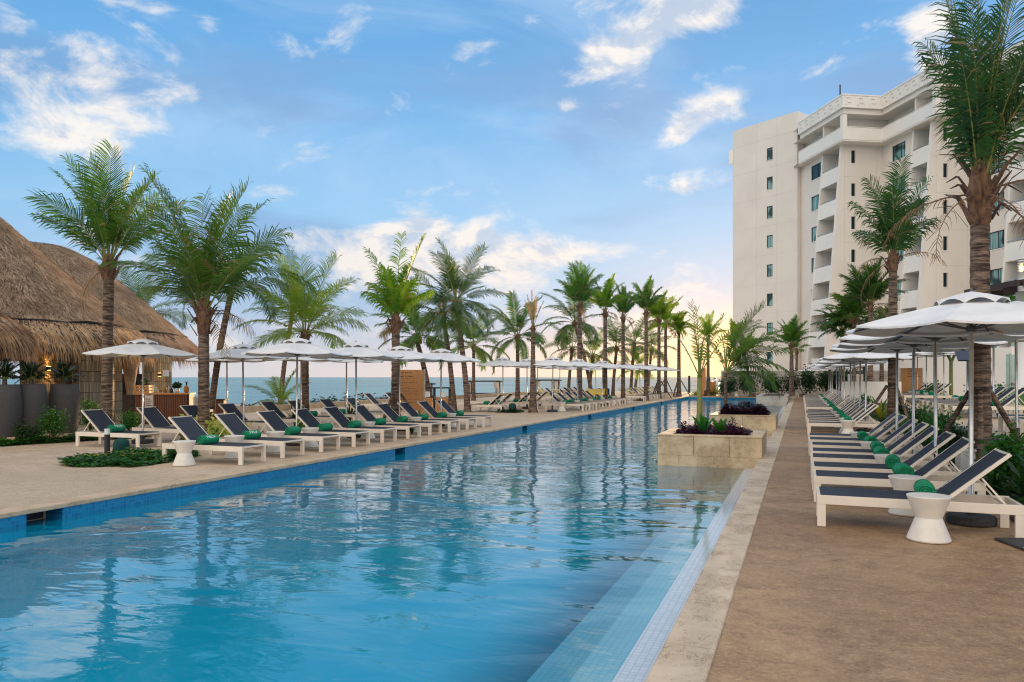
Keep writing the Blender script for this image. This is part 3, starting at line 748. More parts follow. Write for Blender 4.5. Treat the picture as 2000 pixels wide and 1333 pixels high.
for k, (p, q, z0) in enumerate((((25.6, 65.8), (27.6, 64.4), 1.2), ((27.7, 41.2), (31.8, 40.3), 3.3))):
    mb = MB(); A, B = C2(*p), C2(*q); d = (B-A).normalized()
    t = thing('glass_railing', 'pale green glass railing beside the hotel tower behind the slim palm' if k == 0 else 'pale green glass railing on top of the white garden wall', 'railing', (0, 0, 0))
    for j in range(3):
        a = A+(B-A)*(j/3+.01); b = A+(B-A)*((j+1)/3-.01); m2 = MB(); pbox(m2, a, b, C2(-d.y, d.x), .1, .12, z0, z0+1.15); m2.build('glass_panel', M['glass_green'], t)
    if k == 0: pbox(mb, A, B, C2(-d.y, d.x), .02, .3, .5, z0); 
    else: pbox(mb, A, B, C2(-d.y, d.x), .05, .17, z0, z0+.05)
    mb.build('base_rail', M['plaster2'], t)
# dark slatted pergola with white column and caged lamp, far right
pg = thing('pergola', 'dark slatted pergola roof jutting in at the right edge', 'pergola')
mb = MB()
for k in range(16): a = C2(19.3+k*.30, 29.8+k*.1); mb.beam(W(a.x, a.y-1.5, 5.25+.035*k), W(a.x, a.y+1.8, 5.25+.035*k), .11, .22)
mb.build('slats', M['darkwood'], pg)
mb = MB(); mb.beam(W(19.4, 29.2, 5.05), W(24, 30.6, 5.55), .15, .22); mb.beam(W(19.4, 31.0, 5.05), W(24, 32.3, 5.55), .15, .22); mb.build('beam', M['darkwood'], pg)
mb = MB(); p = W(20.75, 30.2, .5); mb.tube([p, p+Vector((0, 0, 4.6))], .22, 14); mb.build('column', M['white'], pg, smooth=True)
lp = thing('caged_lamp', 'white post lamp with a lit clear cage at the right edge of the frame', 'lamp', W(19.9, 29.0, 5.0))
mb = MB(); mb.tube([(0, 0, 0), (0, 0, .75)], .13, 12); mb.build('lamp_post', M['white'], lp, smooth=True)
mb = MB()
for k in range(6): mb.lathe([(.13, .80+.09*k), (.14, .82+.09*k), (.13, .84+.09*k)], 12)
mb.build('cage', M['white'], lp)
mb = MB(); mb.lathe([(0, .74), (.06, .8), (.06, 1.0), (0, 1.1)], 10); mb.build('bulb', M['lamp_glow'], lp)
# ------------------------------------------------------------------ thatched beach bar huts
def hut(label, c, prof, rope_i, a_vis, n_straw, seed, straw='straw', roofmat='thatch'):
    rg = random.Random(seed)
    o = thing('thatched_hut', label, 'hut', W(c[0], c[1]))
    # densify profile
    pr = []
    for (r0, z0), (r1, z1) in zip(prof, prof[1:]):
        for k in range(4): t = k/4; pr.append((r0+(r1-r0)*t, z0+(z1-z0)*t))
    pr.append(prof[-1])
    n = 72; vs, fs = [], []
    for i, (r, z) in enumerate(pr):
        for k in range(n):
            a = 2*PI*k/n; rr = r*(1+.012*math.sin(3*a+i*.3)+.002*rg.uniform(-1, 1)); vs.append((rr*math.cos(a), rr*math.sin(a), z+.03*rg.uniform(-1, 1)))
    for i in range(len(pr)-1):
        for k in range(n): k2 = (k+1) % n; fs.append((i*n+k, (i+1)*n+k, (i+1)*n+k2, i*n+k2))
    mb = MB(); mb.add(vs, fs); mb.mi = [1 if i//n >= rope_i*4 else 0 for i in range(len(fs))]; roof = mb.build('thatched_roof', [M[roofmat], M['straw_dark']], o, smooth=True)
    # underside
    R1, Z1 = prof[-1]; mb = MB(); mb.lathe([(R1*.99, Z1+.02), (R1-1.0, Z1+.55), (R1*.3, Z1+2.2), (0, Z1+3)], 48); mb.build('roof_underside', M['straw2'], roof)
    # rope
    rr, rz = prof[rope_i]; mb = MB(); path = []; rr0 = rr
    for k in range(97): a = 2*PI*k/96; rr = rr0*(1+.012*math.sin(3*a+rope_i*1.2)); path.append(((rr+.05)*math.cos(a), (rr+.05)*math.sin(a), rz+.03*math.sin(9*a)+.02*math.sin(23*a)))
    mb.tube(path, .045, 5, cap=False); mb.build('rope', M['rope'], roof)
    # hanging straw
    up = [(r, z) for r, z in prof]; seg = []
    acc = 0
    for (r0, z0), (r1, z1) in zip(prof[rope_i:], prof[rope_i+1:]): l = math.hypot(r1-r0, z1-z0); seg.append((acc, l, r0, z0, r1, z1)); acc += l
    vs, fs, mi = [], [], []
    ac = math.atan2(-W(c[0], c[1]).y, -W(c[0], c[1]).x)
    for k in range(n_straw):
        a = ac+rg.uniform(-a_vis, a_vis); s = acc*(rg.random()**.8)-.05
        for (s0, l, r0, z0, r1, z1) in seg:
            if s <= s0+l: break
        t = (s-s0)/l; r = (r0+(r1-r0)*t)*(1+.012*math.sin(3*a+(rope_i+seg.index((s0, l, r0, z0, r1, z1))+t)*1.2))+.03; z = z0+(z1-z0)*t
        sl = Vector((r1-r0, z1-z0)).normalized(); low = s/acc
        ln = rg.uniform(.30, .80)*(1-.35*low); wd = rg.uniform(.010, .032)
        da = rg.uniform(-.22, .22); lift = rg.uniform(.0, .12)
        pts = []
        for q in (0, .5, 1):
            rq = r+sl.x*ln*q+lift*q*(1-.6*q) ; zq = z+sl.y*ln*q-.18*ln*q*q
            if low > .8: zq -= .25*ln*q
            aq = a+da*q*ln/r; pts.append((rq, zq, aq))
        b = len(vs)
        for j, (rq, zq, aq) in enumerate(pts):
            ww = wd*(1-.4*j)/rq
            if j < 2: vs.append((rq*math.cos(aq-ww), rq*math.sin(aq-ww), zq)); vs.append((rq*math.cos(aq+ww), rq*math.sin(aq+ww), zq))
            else: vs.append((rq*math.cos(aq), rq*math.sin(aq), zq))
        fs.append((b, b+1, b+3, b+2)); fs.append((b+2, b+3, b+4)); m_ = rg.choices((0, 1, 2), (.5, .3, .2))[0]; mi += [m_, m_]
    mb = MB(); mb.v = vs; mb.f = fs; mb.mi = mi
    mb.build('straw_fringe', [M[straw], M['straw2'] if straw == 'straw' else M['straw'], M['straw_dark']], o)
    # short straws lying on the roof so its outline is rough
    vs, fs = [], []
    for k in range(int(n_straw*1.5)):
        a = ac+rg.uniform(-a_vis, a_vis); i = rg.choices(range(rope_i), weights=[(prof[j][0]+prof[j+1][0]) for j in range(rope_i)])[0]; t = rg.random()
        (r0, z0), (r1, z1) = prof[i], prof[i+1]; r = (r0+(r1-r0)*t)*(1+.012*math.sin(3*a+(i+t)*1.2))+.015; z = z0+(z1-z0)*t+.015; sl = Vector((r1-r0, z1-z0)).normalized()
        ln = rg.uniform(.15, .42); ex = rg.uniform(.0, .05); wd = rg.uniform(.009, .024); ad = rg.uniform(-.6, .6)
        b = len(vs); u = Vector((-math.sin(a), math.cos(a), 0)); p = Vector((r*math.cos(a), r*math.sin(a), z)); d = Vector((sl.x*math.cos(a), sl.x*math.sin(a), sl.y)); nn = Vector((-sl.y*math.cos(a), -sl.y*math.sin(a), sl.x))
        dd = (d+u*ad).normalized(); sd = dd.cross(nn)
        vs += [p-sd*wd, p+sd*wd, p+dd*ln+nn*ex]; fs.append((b, b+1, b+2))
    mb = MB(); mb.add(vs, fs); mb.mi = [rg.choices((0, 1, 2), (.60, .14, .26))[0] for _ in fs]; mb.build('roof_straw', [M['straw2'], M['straw_dark'], M['thatch']], o)
    return o
def curved_wall(o, r, phi0, phi1, z0, z1, th=.18, name='bamboo_wall', mat='bamboo'):
    """phi measured from the side facing the viewer (0) towards the right (90)"""
    n = 14; mb = MB(); vs, fs, uv = [], [], []
    for k in range(n+1):
        ph = R(phi0+(phi1-phi0)*k/n)
        for rr in (r, r-th):
            d = W(rr*math.sin(ph), -rr*math.cos(ph)); vs.append((d.x, d.y, z0)); vs.append((d.x, d.y, z1))
    for k in range(n):
        a = k*4; b = a+4; u0, u1 = r*R(phi0+(phi1-phi0)*k/n), r*R(phi0+(phi1-phi0)*(k+1)/n)
        for f in ((a, b, b+1, a+1), (b+2, a+2, a+3, b+3), (a+1, b+1, b+3, a+3)):
            fs.append(f); uv += [(u0, z0), (u1, z0), (u1, z1), (u0, z1)]
    for a, fl in ((0, 0), (n*4, 1)):
        f = (a, a+1, a+3, a+2); fs.append(f if fl else f[::-1]); uv += [(0, z0), (0, z1), (th, z1), (th, z0)]
    mb.add(vs, fs); mb.uv = uv
    return mb.build(name, M[mat], o)
H1 = hut('large thatched bar hut with bamboo walls behind the tall grey pots', (-19.7, 27.0),
         [(.02, 8.2), (1.0, 7.45), (2.2, 6.35), (3.6, 5.05), (4.6, 4.15), (5.35, 3.5), (5.75, 3.12), (5.95, 2.80), (6.0, 2.58)], 5, 1.7, 11000, 1)
curved_wall(H1, 4.9, 73, 118, 0, 2.75); curved_wall(H1, 4.1, 56, 86, 0, 2.7); curved_wall(H1, 4.9, 125, 190, 0, 2.7)
mb = MB(); p = W(4.9*math.sin(R(73)), -4.9*math.cos(R(73))); mb.tube([p, p+Vector((0, 0, 2.75))], .09, 10); mb.build('corner_post', M['bark'], H1)
H2 = hut('thatched hut with bamboo end wall at the beach bar, behind the larger hut', (-22.0, 34.0),
         [(.02, 7.75), (1.5, 7.6), (2.6, 7.05), (4.0, 5.85), (5.3, 4.65), (6.4, 3.6), (6.95, 3.15), (7.28, 2.75), (7.38, 2.5)], 5, 1.6, 9500, 2, 'straw2')
H3 = hut('small thatched hut cut off by the left edge of the frame', (-16.6, 19.2),
         [(.02, 4.6), (1.0, 4.15), (2.2, 3.72), (2.9, 3.35), (3.3, 3.05), (3.5, 2.75), (3.55, 2.5)], 3, 1.9, 6000, 3)
for ph in (150, 195, 240): 
    mb = MB(); p = W(3.0*math.sin(R(ph)), -3.0*math.cos(R(ph))); mb.tube([p, p+Vector((0, 0, 2.5))], .07, 8); mb.build('post', M['bark'], H3)
def bamboo_flat(par, a, b, z0, z1, th=.25):
    A, B = C2(*a), C2(*b); d = (B-A).normalized(); nn = C2(-d.y, d.x); Ls = (B-A).length
    mb = MB(); q = [A, B, B+nn*th, A+nn*th]; mb.add([wp(k, z0) for k in q]+[wp(k, z1) for k in q], [(0, 1, 5, 4), (1, 2, 6, 5), (2, 3, 7, 6), (3, 0, 4, 7), (4, 5, 6, 7)])
    uv = []
    for L_ in (Ls, th, Ls, th): uv += [(0, z0), (L_, z0), (L_, z1), (0, z1)]
    uv += [(0, 0)]*4; mb.uv = uv
    o = mb.build('bamboo_wall', M['bamboo'], par); return o
def unparent_world(o, par): o.matrix_parent_inverse = Matrix.Translation(-par.location)
w2 = bamboo_flat(H2, (-14.95, 30.0), (-13.98, 30.5), 0, 2.75); unparent_world(w2, H2)
w3 = bamboo_flat(H2, (-17.6, 31.5), (-15.1, 30.05), 0, 2.6); w3.hide_render = False; unparent_world(w3, H2)
bpy.data.objects.remove(w3)
mb = MB(); mb.lathe([(.10, 0), (.12, 1.0), (.24, 1.9), (.42, 2.7)], 14, c=tuple(W(-14.35, 27.9)[:2])); p_ = mb.build('bamboo_column', M['straw2'], H2, smooth=True); unparent_world(p_, H2)
# wall sconces
def sconce(loc, face, label, power=14):
    t = thing('wall_sconce', label, 'lamp', loc, 0, 'up and down wall lamps on the bamboo walls')
    mb = MB(); f = Vector(face).normalized(); s = f.cross(Vector((0, 0, 1)))
    q = [s*-.07, s*.07, s*.07+f*.1, s*-.07+f*.1]; mb.hexa([k+Vector((0, 0, -.06)) for k in q], [k+Vector((0, 0, .06)) for k in q]); mb.build('lamp_housing', M['dark'], t)
    for dz in (-.065, .065):
        m2 = MB(); m2.hexa([k*.8+Vector((0, 0, dz-.004)) for k in q], [k*.8+Vector((0, 0, dz+.004)) for k in q]); m2.build('lens', M['lamp_glow'], t)
        ld = bpy.data.lights.new('sconce_light', 'SPOT'); ld.energy = power; ld.color = (1, .50, .12); ld.spot_size = R(95); ld.spot_blend = .8; ld.shadow_soft_size = .03
        lo = bpy.data.objects.new('sconce_light', ld); COL.objects.link(lo); lo.parent = t; lo.location = f*.07+Vector((0, 0, dz*1.5)); lo.rotation_euler = (PI if dz > 0 else 0, 0, 0)
    return t
ph = R(67.5); fc = W(math.sin(ph), -math.cos(ph)); base = W(-19.7, 27.0)+fc*4.12
sconce(base+Vector((0, 0, 1.95)), fc, 'glowing up and down lamp on the bamboo wall between the grey pots', 11)
pp = W(-14.36, 30.26); sconce(pp+Vector((0, 0, 1.75))+W(0.06, -.12)*1.0, W(.25, -1), 'small dim lamp on the bamboo end wall of the rear hut', 3)
sg = MB(); A = C2(-14.2, 30.2); pbox(sg, A, A+C2(.2, .1), C2(.4, -1).normalized(), .02, .04, 1.68, 1.93); tag(sg.build('notice_card', M['white']), 'small white card fixed to the bamboo end wall of the rear hut', 'sign')
# ground uplight behind the palm trunk
ul = thing('garden_uplight', 'small warm ground light behind the palm trunk by the bamboo wall', 'lamp', W(-10.86, 20.0, 0))
mb = MB(); mb.lathe([(.05, 0), (.06, .08), (.05, .10)], 12); mb.build('lamp_housing', M['dark'], ul)
mb = MB(); mb.lathe([(0, .104), (.045, .104)], 12, cap=False); mb.build('lens', M['lamp_glow'], ul)
ld = bpy.data.lights.new('uplight', 'SPOT'); ld.energy = 60; ld.color = (1, .55, .15); ld.spot_size = R(60); ld.shadow_soft_size = .03
lo = bpy.data.objects.new('uplight', ld); COL.objects.link(lo); lo.parent = ul; lo.location = (0, 0, .14); lo.rotation_euler = (PI, R(0), 0)
# pots
def big_pot(a, b, label):
    t = thing('tall_pot', label, 'planter', W(a, b), 0, 'tall grey rounded pots in front of the bar hut')
    k = .98; mb = MB(); mb.lathe([(.24*k, 0), (.30*k, .15), (.37*k, .5), (.40*k, .85), (.385*k, 1.15), (.34*k, 1.46), (.31*k, 1.46), (.33*k, 1.3)], 32, cap=False); mb.build('pot_body', M['pot'], t, smooth=True)
    mb = MB(); mb.lathe([(0, 1.34), (.33, 1.34)], 20, cap=False); mb.build('soil', M['soil'], t)
    return t
POTS = [(-12.95, 18.95, 'leftmost tall grey pot, cut by the frame edge'), (-12.70, 19.6, 'middle tall grey pot of the three before the bar hut'), (-12.35, 20.5, 'rightmost tall grey pot of the three before the bar hut')]
for a, b, l in POTS: big_pot(a, b, l)
# kerb under the pots
mb = MB()
pts = [(-16, 18.0), (-12.6, 18.9), (-11.7, 20.3), (-10.9, 21.6)]
for p, q in zip(pts, pts[1:]): mb.beam(W(p[0], p[1], .05), W(q[0], q[1], .05), .22, .16)
tag(mb.build('low_kerb', M['coping_left']), 'low beige kerb in front of the tall grey pots', 'kerb')
# bar counter
bar = thing('bar_counter', 'red-brown slatted wooden bar counter beside the rear hut', 'bar counter', W(-12.3, 25.9))
mb = MB(); A, B = C2(-.85, 0), C2(.92, .25); d = (B-A).normalized(); nn = C2(-d.y, d.x)
def lw(p, z): return W(p.x, p.y, z)
def lbox(mb, p0, p1, n_, t0, t1, z0, z1):
    q = [p0+n_*t0, p1+n_*t0, p1+n_*t1, p0+n_*t1]; mb.hexa([lw(k, z0) for k in q], [lw(k, z1) for k in q])
lbox(mb, A, B, nn, .03, .7, 0, 1.04); mb.build('counter_body', M['darkwood'], bar)
mb = MB(); Ls = (B-A).length; k = int(Ls/.075)
for i in range(k): lbox(mb, A+d*(i*.075), A+d*(i*.075+.062), nn, 0, .03, .04, 1.04)
mb.build('slat_cladding', M['wood'], bar)
mb = MB(); lbox(mb, A-d*.04, B+d*.04, nn, -.05, .74, 1.04, 1.09); mb.build('counter_top', M['teak'], bar)
mb = MB(); lbox(mb, A-d*.45+nn*.1, A-d*.05+nn*.1, nn, .03, 1.2, 0, 1.03); mb.build('side_counter', M['darkwood'], bar)
lc = thing('low_counter', 'lower red-brown counter at the right end of the bar', 'counter', W(-11.0, 26.6)); mb = MB()
for i in range(7): mb.box(-.02+i*.1, .07+i*.1, 0, .35, 0, .82)
mb.build('counter_body', M['wood'], lc); mb = MB(); mb.box(-.05, .72, -.03, .38, .82, .86); mb.build('counter_top', M['darkwood'], lc); lc.rotation_euler = (0, 0, HEAD)
# things on the bar
def on_bar(a): p = A+d*a+nn*.3; q = W(p.x, p.y)+W(-12.3, 25.9); return (q.x, q.y, 1.09)
pa = thing('pineapple', 'ripe pineapple standing on the right end of the bar counter', 'fruit', on_bar(1.62)); mb = MB(); mb.lathe([(.05, 0), (.085, .05), (.095, .13), (.08, .21), (.04, .26)], 14); mb.build('fruit', pm('pineapple_skin', (.30, .12, .03), (.42, .20, .05), 40, .8, .8, .01, 60), pa, smooth=True)
mb = MB()
for k in range(14): an = k*2.4; r = .03+.07*rnd.random(); mb.add([(-.015*math.sin(an), .015*math.cos(an), .25), (.015*math.sin(an), -.015*math.cos(an), .25), (r*math.cos(an), r*math.sin(an), .42+.06*rnd.random())], [(0, 1, 2)])
mb.build('crown_leaves', M['leaf_dark'], pa)
def leaf_ball(r, n, rg, size=.05, zs=.8, c=(0, 0, 0)):
    mb = MB()
    for k in range(n):
        v = Vector((rg.gauss(0, 1), rg.gauss(0, 1), rg.gauss(0, 1))).normalized()*(r*rg.uniform(.35, 1)**.6); v.z *= zs; v += Vector(c)
        a = Vector((rg.gauss(0, 1), rg.gauss(0, 1), rg.gauss(0, .6))).normalized(); b = a.cross(Vector((rg.gauss(0, 1), rg.gauss(0, 1), rg.gauss(0, 1)))).normalized(); s = size*rg.uniform(.6, 1.3)
        mb.add([v-a*s, v+b*s*.45, v+a*s, v-b*s*.45], [(0, 1, 2, 3)])
    return mb
pp_ = thing('potted_plant', 'bushy green plant in a white pot on the bar counter', 'plant', on_bar(1.3)); mb = MB(); mb.lathe([(.07, 0), (.10, .17), (.09, .17)], 16); mb.build('pot', M['white'], pp_, smooth=True); leaf_ball(.17, 260, rnd, .05, .7, (0, 0, .26)).build('foliage', M['leaf_dark'], pp_)
cr = thing('wooden_crate', 'wooden slatted crate standing on the left part of the bar', 'crate', on_bar(.18), HEAD); mb = MB()
for z in (.0, .10, .20): mb.box(-.25, .25, -.15, -.13, z, z+.075); mb.box(-.25, .25, .13, .15, z, z+.075); mb.box(-.25, -.23, -.13, .13, z, z+.075); mb.box(.23, .25, -.13, .13, z, z+.075)
mb.build('crate_slats', M['teak'], cr); mb = MB()
for x in (-.24, .24):
    for y_ in (-.14, .14): mb.box(x-.025, x+.025, y_-.025, y_+.025, 0, .28)
mb.build('corner_posts', M['teak'], cr)
pl = thing('herb_bunch', 'dark leafy bunch growing out of the wooden crate', 'plant', tuple(Vector(on_bar(.2))+Vector((0, 0, .1)))); leaf_ball(.13, 120, rnd, .05, 1.6, (0, 0, .25)).build('foliage', M['leaf_dark'], pl)
glassm = m_glass('bottle_glass', (.5, .55, .5), .5); amber = pm('amber', (.25, .14, .03), None, rough=.15)
for k, (a, h, r, mm, l) in enumerate([(.55, .30, .045, glassm, 'tall clear glass jug on the bar beside the crate'), (.62, .22, .05, glassm, 'short clear glass jar on the bar beside the tall jug'), (.92, .32, .04, amber, 'amber glass bottle in the middle of the bar'), (1.02, .26, .045, glassm, 'clear bottle right of the amber bottle on the bar'), (1.12, .18, .07, M['dark'], 'small black box-like dispenser on the bar by the white pot')]):
    mb = MB(); mb.lathe([(r, 0), (r, h*.62), (r*.4, h*.78), (r*.4, h)], 12); tag(mb.build('bottle', mm, smooth=True), l, 'bottle').location = on_bar(a)
fr = thing('drinks_fridge', 'dark glass-door drinks fridge glowing blue behind the bar', 'fridge', W(-15.25, 29.6), HEAD)
mb = MB(); mb.box(-.36, .30, 0, .6, 0, 1.78); mb.build('cabinet', M['dark'], fr); mb = MB(); mb.box(-.12, .14, -.012, -.002, .85, 1.68); f_ = mb.build('glass_door', pm('blue_glass', (.01, .03, .16), None, rough=.2), fr)
mb = MB(); mb.box(.17, .21, -.014, -.002, 1.0, 1.62); mb.build('light_strip', M['fridge_glow'], f_)
mb = MB()
for z in (1.05, 1.22, 1.39, 1.56): mb.box(-.11, .13, -.02, -.013, z, z+.02)
mb.build('shelf', M['navy_panel'], f_)
# bar chairs (white seats), sandwich sign
ch = thing('bar_chair', 'white-cushioned chair with slatted beige back at the low counter', 'chair', W(-10.55, 25.4), HEAD+R(80))
mb = MB(); mb.box(-.22, .22, -.22, .22, .46, .54); mb.build('seat', M['white'], ch); mb = MB(); mb.box(-.22, .22, .20, .25, .56, .98); mb.build('backrest', M['curtain'], ch)
for x in (-.2, .17):
    for y_ in (-.2, .19): mb = MB(); mb.box(x, x+.035, y_, y_+.035, 0, .46 if y_ < 0 else .56); mb.build('leg', M['darkwood'], ch)
ab = thing('menu_easel', 'slim grey easel with a small menu in front of the bar counter', 'easel', W(-12.05, 24.7), HEAD)
mb = MB(); mb.beam((.12, 0, 0), (.07, .05, 1.1), .03, .03); mb.beam((-.2, 0, 0), (-.16, .05, 1.1), .03, .03); mb.beam((0, .4, 0), (-.05, .07, 1.0), .02, .02); mb.build('stand', M['steel'], ab)
mb = MB(); mb.box(-.18, .09, .02, .03, .62, 1.04); mb.build('menu_board', M['curtain'], ab)
mb = MB()
for k in range(4): mb.box(-.15, .05-.03*(k % 2), .012, .0185, .70+k*.07, .72+k*.07)
mb.build('menu_text', M['text'], ab)
# ------------------------------------------------------------------ prototypes
def make_lounger(name='sun_lounger', sling='sling', ang=41):
    o = thing(name, 'prototype lounger', 'sun lounger'); Wd = .68; h = Wd/2
    bv = .004
    for s in (-1, 1):
        mb = MB(); y0, y1 = (h-.045)*s, h*s; mb.box(0, 1.95, min(y0, y1), max(y0, y1), .25, .35); mb.build('side_rail', M['white_metal'], o, bevel=bv)
        for x in (0.001, 1.86):
            mb = MB(); y0, y1 = (h-.047)*s, (h-.002)*s; mb.box(x, x+.088, min(y0, y1), max(y0, y1), 0.004, .25); mb.build('leg', M['white_metal'], o, bevel=bv)
    mb = MB(); mb.box(.004, .034, -h+.045, h-.045, .315, .345); mb.build('foot_bar', M['white_metal'], o)
    mb = MB(); mb.box(1.91, 1.946, -h+.045, h-.045, .27, .345); mb.build('head_bar', M['white_metal'], o)
    mb = MB(); nx, ny = 8, 4; vs = []
    for i in range(nx+1):
        for j in range(ny+1):
            x = .036+1.20*i/nx; v = j/ny*2-1; vs.append((x, v*(h-.009), .3535-.020*(1-v**4)*math.sin(PI*i/nx)))
    fs = [(i*(ny+1)+j, (i+1)*(ny+1)+j, (i+1)*(ny+1)+j+1, i*(ny+1)+j+1) for i in range(nx) for j in range(ny)]
    mb.add(vs, fs); mb.build('seat_sling', M[sling], o, smooth=True)
    ca, sa = math.cos(R(ang)), math.sin(R(ang)); L = .76; hx, hz = 1.245, .352
    def P_(t, y, off=0): return (hx+ca*t*L-sa*off, y, hz+sa*t*L+ca*off)
    mb = MB(); hw = h-.06
    for s in (-1, 1): mb.beam(P_(-.03, hw*s), P_(1.02, hw*s), .030, .038)
    mb.beam(P_(1.0, -hw+.015), P_(1.0, hw-.015), .03, .03); mb.build('backrest_frame', M['white_metal'], o, bevel=.003)
    vs = []
    for i in range(nx+1):
        for j in range(ny+1):
            t = i/nx*.985; v = j/ny*2-1; vs.append(P_(t, v*(hw+.011), .0205-.030*(1-v**4)*(.4+.6*math.sin(PI*i/nx))))
    mb = MB(); mb.add(vs, fs); mb.build('backrest_sling', M[sling], o, smooth=True)
    mb = MB()
    for s in (-1, 1): mb.beam(P_(.55, (hw-.03)*s, -.035), (1.80, (hw-.03)*s, .33), .018, .018)
    mb.beam((1.80, -hw+.04, .33), (1.80, hw-.04, .33), .018, .018); mb.beam(P_(.55, -hw+.03, -.05), P_(.55, hw-.03, -.05), .018, .018); mb.build('prop_strut', M['white_metal'], o)
    register(o); return o
def make_table(name='side_table'):
    o = MB(); o.lathe([(.195, 0.006), (.202, .02), (.165, .12), (.122, .235), (.125, .245), (.165, .35), (.203, .447), (.200, .456), (.185, .458), (0, .452)], 32, cap=False)
    o.lathe([(0, .004), (.195, .006)], 32, cap=False)
    t = o.build(name, M['table'], smooth=True); tag(t, 'prototype table', 'side table')
    md = t.modifiers.new('e', 'EDGE_SPLIT'); md.split_angle = R(32); return t
def make_towel(name='rolled_towel'):
    o = thing(name, 'prototype towel', 'towel'); mb = MB(); n = 28; vs, fs = [], []
    # spiral roll, axis along y
    Lr = .17; rg = random.Random(4)
    prof = []
    for j in range(9):
        y = -Lr+2*Lr*j/8; r = .088*(1-.10*abs(j/4-1)**4)
        prof.append([( (r+.003*rg.uniform(-1, 1)+.002*math.sin(5*k))*math.cos(2*PI*k/n), y, (r*.94+.003*rg.uniform(-1, 1))*math.sin(2*PI*k/n)+.084) for k in range(n)])
    for p in prof: vs += p
    for j in range(8):
        for k in range(n): k2 = (k+1) % n; fs.append((j*n+k, j*n+k2, (j+1)*n+k2, (j+1)*n+k))
    mb.add(vs, fs); mb.build('towel_roll', M['towel'], o, smooth=True)
    for s in (-1, 1):
        mb = MB(); pts = []
        for k in range(60): a = k*.32; r = .010+.072*k/59; pts.append((r*math.cos(a), s*(Lr+.004-.006*(k % 2)*.3), r*.94*math.sin(a)+.084))
        pr = [(p[0], s*(Lr-.008), p[2]) for p in pts]
        mb.tube([Vector(p) for p in pts], .0075, 5); mb.lathe([(0, 0)], 3, cap=False) if 0 else None
        mb.build('spiral_end', M['towel'], o, smooth=True)
        mb = MB(); vs = [(.086*math.cos(2*PI*k/20), s*(Lr-.004), .081*math.sin(2*PI*k/20)+.084) for k in range(20)]; mb.add(vs, [tuple(range(20))]); mb.build('end_face', M['towel'], o)
    o.scale = (1.12, 1.12, 1.12); register(o); return o
LOGO = None
def add_logo(towel, side):
    """white resort lettering printed round the towel roll; side = +1 facing local +x, -1 facing local -x"""
    global LOGO
    if LOGO is None:
        me = text_obj('MELIÁ', .075, M['white_print'], 'lettering')
        for v in me.vertices:        # wrap on the roll: text x along the axis, y round it
            x, y, z = v.co; a = R(38)+y/.091; r = .0905+(.0008 if z > 0 else 0); v.co = (r*math.cos(a), x, r*.95*math.sin(a)+.084)
        LOGO = me
    l = bpy.data.objects.new('lettering', LOGO); COL.objects.link(l); l.parent = towel
    if side < 0: l.rotation_euler = (0, 0, PI)
